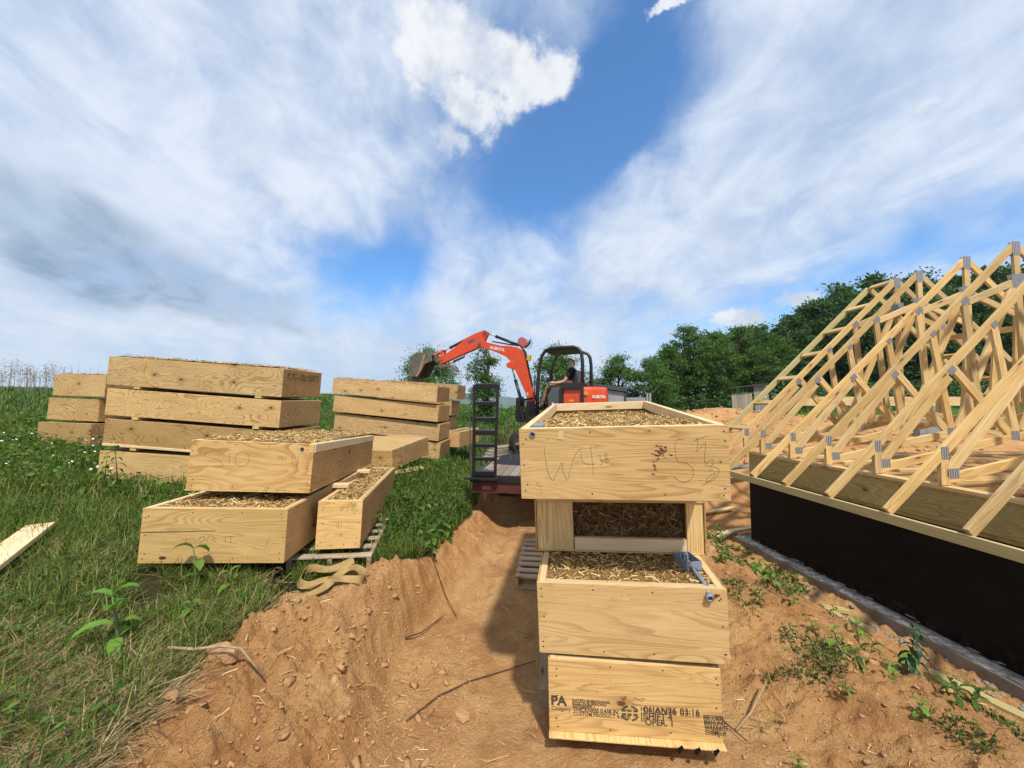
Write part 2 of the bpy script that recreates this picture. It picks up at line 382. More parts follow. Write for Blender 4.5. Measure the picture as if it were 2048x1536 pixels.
MAT['tree_a'] = islandmat('locust_foliage', [(0.0, (0.038, 0.092, 0.016)), (0.6, (0.085, 0.175, 0.028)), (1.0, (0.145, 0.235, 0.045))], 0.6, 0.28, 0.3, 0.6, 0.18)
MAT['tree_b'] = islandmat('dark_foliage', [(0.0, (0.022, 0.060, 0.014)), (0.6, (0.052, 0.115, 0.023)), (1.0, (0.095, 0.170, 0.034))], 0.6, 0.22, 0.3, 0.5, 0.2)
MAT['seed'] = islandmat('dry_seed_heads', [(0.0, (0.20, 0.15, 0.11)), (1.0, (0.42, 0.34, 0.28))], 0.8, 0.2)
MAT['petal'] = plain('white_petals', (0.75, 0.76, 0.72), 0.6)

def plate_mat():
    m, T, b = newmat('gusset_steel')
    oc = T.n('ShaderNodeTexCoord', out=3)
    wv = T.n('ShaderNodeTexWave', {'Vector': oc, 'Scale': 13.0, 'Distortion': 0.0, 'Detail': 0.0}, 1, wave_type='BANDS', bands_direction='X')
    wy = T.n('ShaderNodeTexWave', {'Vector': oc, 'Scale': 55.0, 'Distortion': 0.0, 'Detail': 0.0}, 1, wave_type='BANDS', bands_direction='Y')
    s = T.m('MULTIPLY', T.ss(wv, 0.45, 0.6), T.ss(wy, 0.1, 0.3))
    c = T.mix(s, (0.36, 0.36, 0.375), (0.045, 0.04, 0.04))
    T.put(b.inputs['Base Color'], c)
    b.inputs['Metallic'].default_value = 0.35
    b.inputs['Roughness'].default_value = 0.55
    return m
MAT['plate'] = plate_mat()

def ground_mat():
    m, T, b = newmat('clay_ground')
    oc = T.n('ShaderNodeTexCoord', out=3)
    at = T.n('ShaderNodeAttribute', out=2, attribute_name='soil')
    n1 = T.noise(oc, 0.9, 6, 0.6)
    n2 = T.noise(oc, 5.0, 8, 0.65)
    n3 = T.noise(oc, 45.0, 6, 0.7)
    c = T.ramp(n1, [(0.30, (0.285, 0.140, 0.058)), (0.46, (0.40, 0.215, 0.090)), (0.60, (0.47, 0.285, 0.122)), (0.75, (0.38, 0.205, 0.096))])
    c = T.mix(T.ss(n2, 0.42, 0.72, 0, 0.7), c, (0.52, 0.33, 0.16))
    c = T.mix(T.ss(n2, 0.50, 0.30, 0, 0.55), c, (0.27, 0.135, 0.062))
    c = T.mix(T.ss(n3, 0.52, 0.72, 0, 0.45), c, (0.235, 0.125, 0.064))
    c = T.mix(T.ss(n3, 0.45, 0.28, 0, 0.35), c, (0.52, 0.35, 0.21))
    lo = T.n('ShaderNodeAttribute', out=2, attribute_name='loose')
    c = T.mix(T.m('MULTIPLY', lo, 1.0), c, T.mix(1.0, c, (0.93, 0.86, 0.81), 'MULTIPLY'))
    c = T.mix(1.0, c, (1.27, 1.25, 1.20), 'MULTIPLY')
    turf = T.mix(T.lin(n2, 0.3, 0.7), (0.035, 0.040, 0.015), (0.095, 0.072, 0.034))
    far = T.mix(T.lin(n1, 0.3, 0.7), (0.045, 0.095, 0.018), (0.085, 0.145, 0.028))
    ff = T.n('ShaderNodeAttribute', out=2, attribute_name='far')
    turf = T.mix(ff, turf, far)
    c = T.mix(T.ss(T.m('ADD', at, T.m('MULTIPLY', T.m('SUBTRACT', n2, 0.5), 0.5)), 0.35, 0.65), turf, c)
    T.put(b.inputs['Base Color'], c)
    b.inputs['Roughness'].default_value = 0.95
    b.inputs['Specular IOR Level'].default_value = 0.1
    vor = T.n('ShaderNodeTexVoronoi', {'Vector': T.vm('ADD', oc, T.vm('SCALE', T.n('ShaderNodeTexNoise', {'Vector': oc, 'Scale': 9.0, 'Detail': 4.0}, 1), 0.16)), 'Scale': 26.0}, 0, feature='DISTANCE_TO_EDGE')
    crack = T.ss(vor, 0.0, 0.10)
    hgt = T.m('ADD', T.m('ADD', T.m('MULTIPLY', n2, 0.5), T.m('MULTIPLY', crack, T.ss(n2, 0.4, 0.65, 0.0, 0.10))), T.m('ADD', T.m('MULTIPLY', n3, 0.75), T.m('MULTIPLY', T.noise(oc, 110.0, 4, 0.65), 0.22)))
    T.put(b.inputs['Normal'], T.n('ShaderNodeBump', {'Height': hgt, 'Strength': 1.0, 'Distance': 0.045}))
    return m
MAT['ground'] = ground_mat()
# ------------------------------------------------------------------ object helpers
def tag(o, label=None, cat=None, group=None, kind=None):
    if label: o['label'] = label
    if cat: o['category'] = cat
    if group: o['group'] = group
    if kind: o['kind'] = kind
    return o

def empty(name, loc=(0, 0, 0), M=None, parent=None):
    o = bpy.data.objects.new(name, None)
    o.empty_display_size = 0.1
    mm = Matrix.Translation(Vector(loc))
    if M is not None:
        mm = mm @ M.to_4x4()
    COL.objects.link(o)
    if parent: o.parent = parent
    o.matrix_local = mm
    return o

def add(name, me, mat=None, parent=None, mw=None):
    o = bpy.data.objects.new(name, me)
    COL.objects.link(o)
    if parent: o.parent = parent
    if mat is not None and len(me.materials) == 0:
        me.materials.append(MAT[mat])
    if mw is not None:
        o.matrix_local = mw
    return o

def fastmesh(name, V, F, smooth=False):
    """V (n,3) array, F (m,k) array with k = 3 or 4"""
    V = np.asarray(V, dtype=np.float32); F = np.asarray(F, dtype=np.int32)
    me = bpy.data.meshes.new(name)
    k = F.shape[1]
    me.vertices.add(len(V)); me.vertices.foreach_set('co', V.ravel())
    me.loops.add(F.size); me.loops.foreach_set('vertex_index', F.ravel())
    me.polygons.add(len(F))
    me.polygons.foreach_set('loop_start', np.arange(0, F.size, k, dtype=np.int32))
    me.polygons.foreach_set('loop_total', np.full(len(F), k, dtype=np.int32))
    if smooth:
        me.polygons.foreach_set('use_smooth', np.ones(len(F), dtype=bool))
    me.update(calc_edges=True)
    return me

_boxcache = {}
def boxmesh(l, t, w, mat, ch=0.003):
    key = (round(l, 3), round(t, 4), round(w, 4), mat)
    if key in _boxcache:
        return _boxcache[key]
    c = min(ch, t * 0.22, w * 0.22)
    hx, hy, hz = l / 2, t / 2, w / 2
    V = []
    for sx in (-1, 1):
        for sy in (-1, 1):
            for sz in (-1, 1):
                V += [(sx * hx, sy * (hy - c), sz * (hz - c)), (sx * (hx - c), sy * hy, sz * (hz - c)), (sx * (hx - c), sy * (hy - c), sz * hz)]
    idx = lambda sx, sy, sz, k: ((0 if sx < 0 else 4) + (0 if sy < 0 else 2) + (0 if sz < 0 else 1)) * 3 + k
    Fc = []
    for s in (-1, 1):
        Fc.append([idx(s, a, b, 0) for a, b in ((-1, -1), (1, -1), (1, 1), (-1, 1))][::s])
        Fc.append([idx(a, s, b, 1) for a, b in ((-1, -1), (1, -1), (1, 1), (-1, 1))][::-s])
        Fc.append([idx(a, b, s, 2) for a, b in ((-1, -1), (1, -1), (1, 1), (-1, 1))][::s])
    for a in (-1, 1):
        for b in (-1, 1):
            Fc.append([idx(-1, a, b, 1), idx(1, a, b, 1), idx(1, a, b, 2), idx(-1, a, b, 2)])
            Fc.append([idx(a, -1, b, 0), idx(a, 1, b, 0), idx(a, 1, b, 2), idx(a, -1, b, 2)])
            Fc.append([idx(a, b, -1, 0), idx(a, b, 1, 0), idx(a, b, 1, 1), idx(a, b, -1, 1)])
            for d in (-1, 1):
                Fc.append([idx(a, b, d, 0), idx(a, b, d, 1), idx(a, b, d, 2)])
    me = bpy.data.meshes.new('board')
    me.from_pydata(V, [], Fc)
    import bmesh
    bm = bmesh.new(); bm.from_mesh(me)
    bmesh.ops.recalc_face_normals(bm, faces=bm.faces)
    bm.to_mesh(me); bm.free()
    me.materials.append(MAT[mat])
    _boxcache[key] = me
    return me

def lumber(name, p0, p1, width, thick, mat, parent=None, up=(0, 0, 1), ch=0.003):
    """a board from p0 to p1 (centre line); width lies along up, thickness across"""
    p0 = Vector(p0); p1 = Vector(p1)
    ex = (p1 - p0); L = ex.length; ex.normalize()
    u = Vector(up)
    ey = u.cross(ex)
    if ey.length < 1e-5:
        ey = Vector((0, 1, 0)).cross(ex)
    ey.normalize(); ez = ex.cross(ey)
    M = Matrix((ex, ey, ez)).transposed().to_4x4()
    M.translation = (p0 + p1) / 2
    return add(name, boxmesh(L, thick, width, mat, ch), mat, parent, M)

class MB:
    def __init__(self):
        self.v = []; self.f = []
    def poly(self, pts, faces):
        n = len(self.v)
        self.v += [tuple(p) for p in pts]
        self.f += [tuple(i + n for i in f) for f in faces]
        return self
    def box(self, c, s, M=None):
        pts = []
        for z in (-.5, .5):
            for y in (-.5, .5):
                for x in (-.5, .5):
                    p = Vector((x * s[0], y * s[1], z * s[2]))
                    if M is not None: p = M @ p
                    pts.append(p + Vector(c))
        return self.poly(pts, [(0, 2, 3, 1), (4, 5, 7, 6), (0, 1, 5, 4), (2, 6, 7, 3), (0, 4, 6, 2), (1, 3, 7, 5)])
    def tube(self, path, r, seg=8, caps=True):
        path = [Vector(p) for p in path]
        rs = r if isinstance(r, (list, tuple)) else [r] * len(path)
        pts = []
        prev = None
        for i, p in enumerate(path):
            a = path[max(0, i - 1)]; b = path[min(len(path) - 1, i + 1)]
            t = (b - a).normalized()
            if prev is None:
                prev = t.orthogonal().normalized()
            prev = (prev - t * prev.dot(t))
            if prev.length < 1e-6: prev = t.orthogonal()
            prev.normalize()
            q = t.cross(prev)
            for k in range(seg):
                an = 2 * math.pi * k / seg
                pts.append(p + (prev * math.cos(an) + q * math.sin(an)) * rs[i])
        fs = []
        for i in range(len(path) - 1):
            for k in range(seg):
                k2 = (k + 1) % seg
                fs.append((i * seg + k, i * seg + k2, (i + 1) * seg + k2, (i + 1) * seg + k))
        if caps:
            fs.append(tuple(range(seg))[::-1])
            fs.append(tuple((len(path) - 1) * seg + k for k in range(seg)))
        return self.poly(pts, fs)
    def prism(self, poly, y0, y1, ax='XZ'):
        """2-D outline extruded across the third axis"""
        def P(a, b, c):
            return (a, c, b) if ax == 'XZ' else ((a, b, c) if ax == 'XY' else (c, a, b))
        n = len(poly)
        pts = [P(a, b, y0) for a, b in poly] + [P(a, b, y1) for a, b in poly]
        fs = [tuple(range(n)), tuple(range(2 * n - 1, n - 1, -1))]
        fs += [(i, i + n, (i + 1) % n + n, (i + 1) % n) for i in range(n)]
        return self.poly(pts, fs)
    def build(self, name, mat, parent=None, smooth=False, bevel=0.0, mw=None, fix=True):
        me = bpy.data.meshes.new(name)
        me.from_pydata([tuple(p) for p in self.v], [], self.f)
        if fix or bevel:
            import bmesh
            bm = bmesh.new(); bm.from_mesh(me)
            bmesh.ops.recalc_face_normals(bm, faces=bm.faces)
            if bevel:
                es = [e for e in bm.edges if len(e.link_faces) == 2 and e.calc_face_angle(0) > 0.5]
                bmesh.ops.bevel(bm, geom=es, offset=bevel, segments=2, affect='EDGES', profile=0.6)
            bm.to_mesh(me); bm.free()
        if smooth:
            me.polygons.foreach_set('use_smooth', [True] * len(me.polygons))
        me.update()
        return add(name, me, mat, parent, mw)

def lerp(a, b, t): return a + (b - a) * t

# ------------------------------------------------------------------ noise and terrain
_tab = np.random.default_rng(11).random((8, 256, 256))
def vnoise(x, y, k=0):
    xi = np.floor(x).astype(int); yi = np.floor(y).astype(int)
    fx = x - xi; fy = y - yi
    fx = fx * fx * (3 - 2 * fx); fy = fy * fy * (3 - 2 * fy)
    t = _tab[k % 8]
    a = t[xi & 255, yi & 255]; b = t[(xi + 1) & 255, yi & 255]
    c = t[xi & 255, (yi + 1) & 255]; d = t[(xi + 1) & 255, (yi + 1) & 255]
    return (a * (1 - fx) + b * fx) * (1 - fy) + (c * (1 - fx) + d * fx) * fy
def fbm(x, y, o=4, k=0, g=0.5):
    s = 0; a = 1.0; n = 0
    for i in range(o):
        s = s + a * vnoise(x * 2 ** i + 17.3 * i, y * 2 ** i + 5.1 * i, k + i); n += a; a *= g
    return s / n - 0.5
def ridge(x, y, o=4, k=0):
    s = 0; a = 1.0; n = 0
    for i in range(o):
        s = s + a * (1 - np.abs(2 * vnoise(x * 2 ** i + 3.3 * i, y * 2 ** i + 8.1 * i, k + i) - 1)); n += a; a *= 0.5
    return s / n
def sst(lo, hi, v):
    t = np.clip((v - lo) / (hi - lo), 0, 1)
    return t * t * (3 - 2 * t)

def clods(x, y, k=0, p=0.6):
    """half-buried lumps, one per cell at most"""
    xi = np.floor(x).astype(int); yi = np.floor(y).astype(int)
    h = np.zeros_like(x)
    for i in (-1, 0, 1):
        for j in (-1, 0, 1):
            a = (xi + i) & 255; b = (yi + j) & 255
            cx = xi + i + _tab[k % 8][a, b]; cy = yi + j + _tab[(k + 1) % 8][a, b]
            r = 0.22 + 0.42 * _tab[(k + 2) % 8][a, b] ** 2
            on = _tab[(k + 3) % 8][a, b] < p
            an = _tab[(k + 4) % 8][a, b] * 6.28
            dx = (x - cx) * np.cos(an) + (y - cy) * np.sin(an); dy = (y - cy) * np.cos(an) - (x - cx) * np.sin(an)
            tl = _tab[(k + 6) % 8][a, b]
            dm = np.maximum(np.abs(dx), np.maximum(np.abs(.5 * dx + .8 * dy), np.abs(.6 * dx - .75 * dy) * (.8 + .5 * tl)))
            h = np.maximum(h, on * np.clip((r - dm) * (1.2 + tl) + (tl - .5) * dx * .7, 0, r * (.5 + .5 * tl)) * (r > dm))
    return h

def fields(x, y):
    return fields4(x, y)[:3]

def fields4(x, y):
    """height and share of bare clay at ground points"""
    x = np.asarray(x, float); y = np.asarray(y, float)
    wob = fbm(x * 1.1, y * 1.1, 3, 2) * 0.35
    t = np.maximum(-1.2 - x, 0)
    zl = 0.53 + 0.10 * np.minimum(t, 20) + 0.02 * np.clip(t - 20, 0, 30) + sst(12, 60, y) * 0.55
    zl = zl + fbm(x * 0.35, y * 0.35, 3, 1) * 0.12 * sst(4, 10, y + t)
    zl = zl - 0.20 * sst(-1.75, -0.95, x) * sst(3.5, 4.5, y)
    xe = np.interp(y, [0, 1.6, 2.15, 2.7, 3.2, 4.3, 5, 6.6, 9, 12, 15], [-1.95, -1.80, -1.62, -1.38, -1.12, -1.08, -0.93, -0.8, -0.75, -0.75, -0.75]) + wob * 0.5
    xf = np.interp(y, [0, 1.6, 2.2, 3.0, 3.5, 4, 5, 7, 9, 15], [-0.40, -0.45, -0.50, -0.84, -0.86, -0.58, -0.25, -0.12, -0.15, -0.2]) + wob * 0.35
    xf = np.maximum(xf, xe + 0.13)
    s = np.clip((xf - x) / (xf - xe), 0, 1)
    s = s * s * (3 - 2 * s)
    # right of the stack: a low spoil heap, then down to the footing
    xh = 3.70 + 0.07 * (6.35 - y)
    zr = 0.16 * sst(1.35, 2.3, x) * (1 - sst(2.5, 3.4, x)) - 0.30 * sst(2.5, xh - 0.15, x)
    zr = zr + fbm(x * 1.3 + 9, y * 1.3, 3, 4) * 0.22 * sst(1.5, 2.2, x) * (1 - sst(2.9, 3.6, x))
    rise_r = sst(7.2, 11.5, y) * 1.05
    rise_t = sst(11.5, 16.0, y) * 1.05
    k = sst(2.3, 3.4, x)
    zr = zr * (1 - sst(7, 9, y)) + rise_t * (1 - k) + rise_r * k
    heap = 0.75 * np.exp(-((x - 8.2) / 2.6) ** 2 - ((y - 15.5) / 1.6) ** 2) + 0.4 * np.exp(-((x - 12) / 3.0) ** 2 - ((y - 17.0) / 2.0) ** 2)
    zr = zr + heap
    zr = zr + sst(14, 45, y) * 0.35 + sst(10, 60, x) * 1.2 * sst(14, 30, y)
    z = zr * (1 - s) + zl * s
    # soil share: bare clay except on the bank and the field
    gb = np.interp(y, [0, 1.5, 2.3, 2.9, 3.3, 3.8, 5, 6.6, 9, 15], [-1.66, -1.66, -1.68, -1.72, -1.42, -1.05, -0.78, -0.62, -0.55, -0.55])
    grass_l = sst(0.10, -0.10, x - gb - wob * 0.7)
    soil = 1 - grass_l
    back = sst(16.5, 19.5, y + fbm(x * 0.3, y * 0.3, 3, 5) * 5 + 0.0 * x)
    soil = soil * (1 - back)
    back2 = sst(11.5, 13.5, y) * (1 - sst(2.6, 4.0, x))
    soil = soil * (1 - back2)
    # relief
    near = 1 - sst(9, 16, y)
    lump = sst(0.02, 0.35, s) * (1 - sst(0.93, 1.0, s) * (1 - soil)) * soil
    lump = lump * (1 - 0.85 * np.exp(-((x + 1.42) / .30) ** 2 - ((y - 3.05) / .26) ** 2))
    lumpn = lump * (1 - sst(3.0, 4.5, y) * 0.35)
    cl = ridge(x * 3.1, y * 3.1, 4, 3) - 0.55
    z = z + lumpn * (cl * 0.20 + (ridge(x * 6 + 4, y * 6.5, 3, 0) - 0.5) * 0.10 + fbm(x * 9, y * 9, 4, 5) * 0.07 + (ridge(x * 9 + 2 * fbm(x * 5, y * 5, 2, 1), y * 13, 4, 6) - 0.5) * 0.085 + (ridge(x * 27, y * 31, 3, 1) - 0.5) * 0.034)
    wx = x + 0.05 * fbm(x * 14, y * 14, 2, 3); wy = y + 0.05 * fbm(x * 14 + 7, y * 14, 2, 2)
    z = z + lumpn * (clods(wx * 4.2, wy * 4.2, 0, .45) / 4.2 * .75 + clods(wx * 9.5, wy * 9.5, 2, .6) / 9.5 * .9 + clods(wx * 21, wy * 21, 4, .6) / 21)
    path = soil * (1 - lump)
    rr_ = path * sst(1.4, 1.8, x) * (1 - sst(6, 8, y))
    z = z + rr_ * (clods(wx * 8, wy * 8, 1, .35) / 8 * .8 + clods(wx * 19, wy * 19, 3, .5) / 19)
    rough = 0.35 + 0.65 * sst(1.35, 1.75, x)
    z = z + path * near * (fbm(x * 2.2, y * 2.2, 3, 6) * 0.06 + (ridge(x * 5.0, y * 5.0, 4, 2) - 0.5) * 0.075 * rough + fbm(x * 16, y * 16, 3, 1) * 0.032 * rough + (ridge(x * 24, y * 27, 3, 4) - 0.5) * 0.02 * rough)
    # wheel rut down the path
    z = z - 0.035 * soil * np.exp(-((x + 0.42 - 0.10 * (y - 3)) / 0.07) ** 2) * sst(3.2, 4.0, y) * (1 - sst(6, 7.5, y)) * (1 - s)
    z = z + (1 - soil) * near * (fbm(x * 3, y * 3, 3, 7) * 0.08)
    # the land falls away past the crest
    z = z - sst(75, 420, np.hypot(x, y)) * 16.0
    # under the foundation
    inside = sst(xh + 0.1, xh + 0.4, x) * (1 - sst(6.3, 6.9, y)) * (1 - sst(10.0, 10.8, x))
    z = z * (1 - inside) + (-0.36) * inside
    loose = np.clip(lump + sst(1.3, 1.8, x) * .8 + sst(7, 9, y), 0, 1) * np.clip(.55 + 1.4 * fbm(x * 1.7, y * 1.7, 3, 6) + .25, 0, 1)
    return z, soil, sst(20, 32, np.hypot(x, y)), loose

def hz_at(x, y):
    return float(fields(np.array([x]), np.array([y]))[0][0])

def axis_pts(lo, hi, step, out_lo, out_hi, g=1.085):
    a = list(np.arange(lo, hi, step))
    s = step; p = a[-1]
    while p < out_hi:
        s *= g; p += s; a.append(p)
    s = step; p = lo; b = []
    while p > out_lo:
        s *= g; p -= s; b.append(p)
    return np.array(b[::-1] + a)
gx = axis_pts(-2.0, -0.3, 0.0125, -1500, -0.3, 1.05)
gx = np.concatenate([gx[gx < -0.3], np.arange(-0.29, 3.9, 0.02), axis_pts(3.9, 4.6, 0.03, 3.9, 1500, 1.08)])
gy = axis_pts(1.25, 3.6, 0.0135, -6, 3.6)
gy = np.concatenate([gy[gy < 3.6], axis_pts(3.6, 5.6, 0.022, 3.6, 2600, 1.05)])
gx = np.unique(np.round(gx, 4)); gy = np.unique(np.round(gy, 4))
GX, GY = np.meshgrid(gx, gy, indexing='ij')
GZ, GS, GF, GL = fields4(GX, GY)
nx, ny = GX.shape
ii = np.arange(nx * ny).reshape(nx, ny)
gF = np.stack([ii[:-1, :-1], ii[1:, :-1], ii[1:, 1:], ii[:-1, 1:]], -1).reshape(-1, 4)
gme = fastmesh('ground', np.stack([GX, GY, GZ], -1).reshape(-1, 3), gF, True)
for nm, arr in (('soil', GS), ('far', GF), ('loose', GL)):
    at = gme.attributes.new(nm, 'FLOAT', 'POINT')
    at.data.foreach_set('value', arr.astype(np.float32).ravel())
ground = add('ground', gme, 'ground')
tag(ground, 'orange clay path between a grassy bank and the house, running out into green fields', kind='structure')

# distant ridge
def hills(name, label, dist, hgt, seed, mat):
    az = np.linspace(-1.25, 1.25, 260)
    prof = 0.55 + 0.9 * fbm(az * 5 + seed, az * 0 + seed, 4, 3) + 0.25 * fbm(az * 22, az * 0 + 2, 3, 2)
    V = []; F = []
    rows = 7
    for j in range(rows):
        u = j / (rows - 1)
        h = np.maximum(prof, 0.1) * hgt * (1 - (1 - u) ** 1.6) - 30 * (1 - u)
        rr = dist * (1 + 0.35 * u)
        V.append(np.stack([np.sin(az) * rr, np.cos(az) * rr, h - 18 + 6 * fbm(az * 60, az * 0 + j, 3, j)], -1))
    V = np.concatenate(V); n = len(az)
    for j in range(rows - 1):
        for i in range(n - 1):
            F.append((j * n + i, j * n + i + 1, (j + 1) * n + i + 1, (j + 1) * n + i))
    o = add(name, fastmesh(name, V, np.array(F), True), mat)
    tag(o, label, kind='structure')
MAT['hill'] = plain('wooded_hill', (0.045, 0.085, 0.035), 0.95, 0, 0.3, 0.01)
hills('hills', 'low wooded mountain ridge on the far horizon', 1900, 115, 4.0, 'hill')
# ------------------------------------------------------------------ straw-filled plywood panels
def rotm(ypr):
    y, p, r = (R(a) for a in ypr)
    return Matrix.Rotation(y, 3, 'Z') @ Matrix.Rotation(p, 3, 'X') @ Matrix.Rotation(r, 3, 'Y')

def strand_mesh(name, n, P, lmin, lmax, wid, seed, flat=0.35, axis='Z'):
    """n thin straws around base points P (n,3); they lie across `axis` with a little tilt"""
    g = np.random.default_rng(seed)
    a = g.uniform(0, 2 * np.pi, n); tl = g.normal(0, flat, n)
    d = np.stack([np.cos(a) * np.cos(tl), np.sin(a) * np.cos(tl), np.sin(tl)], -1)
    if axis == 'Y':
        d = d[:, [0, 2, 1]]
    ln = g.uniform(lmin, lmax, n) * g.uniform(0.5, 1, n)
    rv = g.normal(size=(n, 3)); s = np.cross(d, rv); s /= np.linalg.norm(s, axis=1, keepdims=True) + 1e-9
    w = wid * g.uniform(0.6, 1.3, n)
    b = g.normal(0, 0.06, (n, 3)) * ln[:, None]
    p0 = P - d * ln[:, None] / 2; p1 = P + b; p2 = P + d * ln[:, None] / 2
    sw = s * w[:, None] / 2
    V = np.stack([p0 - sw, p0 + sw, p1 - sw, p1 + sw, p2 - sw, p2 + sw], 1).reshape(-1, 3)
    k = np.arange(n) * 6
    F = np.concatenate([np.stack([k, k + 1, k + 3, k + 2], -1), np.stack([k + 2, k + 3, k + 5, k + 4], -1)])
    return fastmesh(name, V, F)

def straw_top(parent, x0, x1, y0, y1, zf, n, seed, fluff=0.012):
    nx_, ny_ = max(4, int((x1 - x0) / 0.04)), max(4, int((y1 - y0) / 0.04))
    X, Y = np.meshgrid(np.linspace(x0, x1, nx_), np.linspace(y0, y1, ny_), indexing='ij')
    Z = zf(X, Y) + fbm(X * 14 + seed, Y * 14, 3, 2) * 0.03
    q = np.arange(nx_ * ny_).reshape(nx_, ny_)
    F = np.stack([q[:-1, :-1], q[1:, :-1], q[1:, 1:], q[:-1, 1:]], -1).reshape(-1, 4)
    bed = add('straw_fill', fastmesh('straw_fill', np.stack([X, Y, Z], -1).reshape(-1, 3), F), 'straw_bed', parent)
    g = np.random.default_rng(seed)
    px_ = g.uniform(x0 + .01, x1 - .01, n); py_ = g.uniform(y0 + .01, y1 - .01, n)
    pz_ = zf(px_, py_) + fbm(px_ * 14 + seed, py_ * 14, 3, 2) * 0.03 + np.abs(g.normal(0, fluff, n)) + 0.003
    st = add('straw', strand_mesh('straw', n, np.stack([px_, py_, pz_], -1), 0.03, 0.09, 0.0055, seed + 5000), 'straw', bed)
    st['kind'] = 'stuff'
    return bed

def strokes(parent, lines, w, h, mat='ink', r=0.0013, y=-0.0007):
    for ln in lines:
        mb = MB()
        pts = [Vector(((a - 0.5) * w, y, b * h)) for a, b in ln]
        # smooth the pen path
        for _ in range(2):
            if len(pts) > 2:
                q = [pts[0]]
                for a, b in zip(pts[:-1], pts[1:]):
                    q += [a.lerp(b, .25), a.lerp(b, .75)]
                pts = q + [pts[-1]]
        mb.tube(pts, r, 4)
        o = mb.build('pen_stroke', mat, parent)
    return o

def screws(parent, pts, y=-0.0012, r=0.0048, axis='Y'):
    mb = MB()
    for x, z in pts:
        ring = [(x + r * math.cos(k * math.pi / 3), y, z + r * math.sin(k * math.pi / 3)) for k in range(6)]
        back = [(p[0], y + 0.001, p[2]) for p in ring]
        mb.poly(ring + back, [(0, 1, 2, 3, 4, 5)] + [(k, k + 6, (k + 1) % 6 + 6, (k + 1) % 6) for k in range(6)])
    o = mb.build('screw_heads', 'screw', parent)
    o['kind'] = 'stuff'
    return o

BOXN = [0]
def straw_box(label, loc, ypr, w, l, h, mats=('ply', 'ply', 'ply'), top='straw', n=3000, sunk=(0.02, 0.02), cat='panel',
              group='straw-filled plywood panels', open_front=False, flange=0.0, name='straw_panel', nscrew=True, side_fuzz=False, back=True):
    BOXN[0] += 1
    sd = BOXN[0] * 13
    rnd = random.Random(sd)
    e = empty(name, loc, rotm(ypr))
    tag(e, label, cat, group)
    T = 0.012
    front = None
    if not open_front:
        front = lumber('end_panel', (-w / 2, T / 2, h / 2), (w / 2, T / 2, h / 2), h, T, mats[0], e)
    lumber('back_panel', (-w / 2, l - T / 2, h / 2), (w / 2, l - T / 2, h / 2), h, T, mats[1], e)
    for s in (-1, 1):
        lumber('side_panel', (s * (w / 2 - T / 2), T + .001, h / 2), (s * (w / 2 - T / 2), l - T - .001, h / 2), h - .003, T, mats[2], e)
    lumber('bottom_panel', (0, T + .002 - flange, 0.008 - (0.014 if flange else 0)), (0, l - .003, 0.008 - (0.014 if flange else 0)), w - .03 if not flange else w + .005, 0.011, mats[0], e, up=(1, 0, 0))
    rw = 0.038
    if top in ('straw', 'rim'):
        for s in (-1, 1):
            lumber('side_rail', (s * (w / 2 - T - rw / 2 - .0005), T + .0015, h - .043), (s * (w / 2 - T - rw / 2 - .0005), l - T - .0015, h - .043), 0.09, rw, 'pine_pale', e)
        for y in (T + rw / 2 + .001, l - T - rw / 2 - .001):
            lumber('end_rail', (-w / 2 + T + rw + .001, y, h - .044), (w / 2 - T - rw - .001, y, h - .044), 0.088, rw, 'pine_pale', e)
        x0, x1 = -w / 2 + T + rw - .004, w / 2 - T - rw + .004
        if open_front:
            pass
        zf = lambda X, Y: h - sunk[0] - (sunk[1] - sunk[0]) * sst(0.15 * l, 0.8 * l, Y)
        straw_top(e, x0, x1, T + rw - .004, l - T - rw + .004, zf, n, sd)
    elif top == 'closed':
        lumber('top_panel', (-w / 2 + .02, l / 2, h - .006), (w / 2 - .02, l / 2, h - .006), l - .05, 0.011, mats[1], e, up=(0, 1, 0))
    if nscrew and front is not None:
        pts = []
        for s in (-1, 1):
            for z in (.04, .07, .5 * h, h - .08, h - .05):
                pts.append((s * (w / 2 - rnd.uniform(.018, .05)), z + rnd.uniform(-.015, .02)))
        m = max(3, int(w / 0.33))
        for k in range(1, m):
            for z in (.03, h - .03):
                pts.append((-w / 2 + w * k / m + rnd.uniform(-.05, .05), z + rnd.uniform(-.008, .008)))
        screws(e, pts)
    return e

def fr(pts, x0, x1, y0, y1):
    """points read off a picture of the face into fractions of its width and height"""
    return [((a - x0) / (x1 - x0), 1 - (b - y0) / (y1 - y0)) for a, b in pts]

def arcpts(cx, cy, rx, ry, a0=0, a1=360, n=12):
    return [(cx + rx * math.cos(R(lerp(a0, a1, k / n))), cy + ry * math.sin(R(lerp(a0, a1, k / n)))) for k in range(n + 1)]

def textpart(parent, s, x, z, size, mat='stamp', y=-0.0008, bold=0.0, sx=1.0, name='stamp_text', align='LEFT'):
    cu = bpy.data.curves.new(name, 'FONT')
    cu.body = s; cu.size = size; cu.align_x = align; cu.offset = bold; cu.extrude = 0.0003
    cu.materials.append(MAT[mat])
    o = bpy.data.objects.new(name, cu)
    COL.objects.link(o)
    dg = bpy.context.evaluated_depsgraph_get()
    me = bpy.data.meshes.new_from_object(o.evaluated_get(dg))
    bpy.data.objects.remove(o); bpy.data.curves.remove(cu)
    me.materials.clear(); me.name = name
    return add(name, me, mat, parent, Matrix.Translation((x, y, z)) @ Matrix.Rotation(R(90), 4, 'X') @ Matrix.Diagonal((sx, 1, 1, 1)))

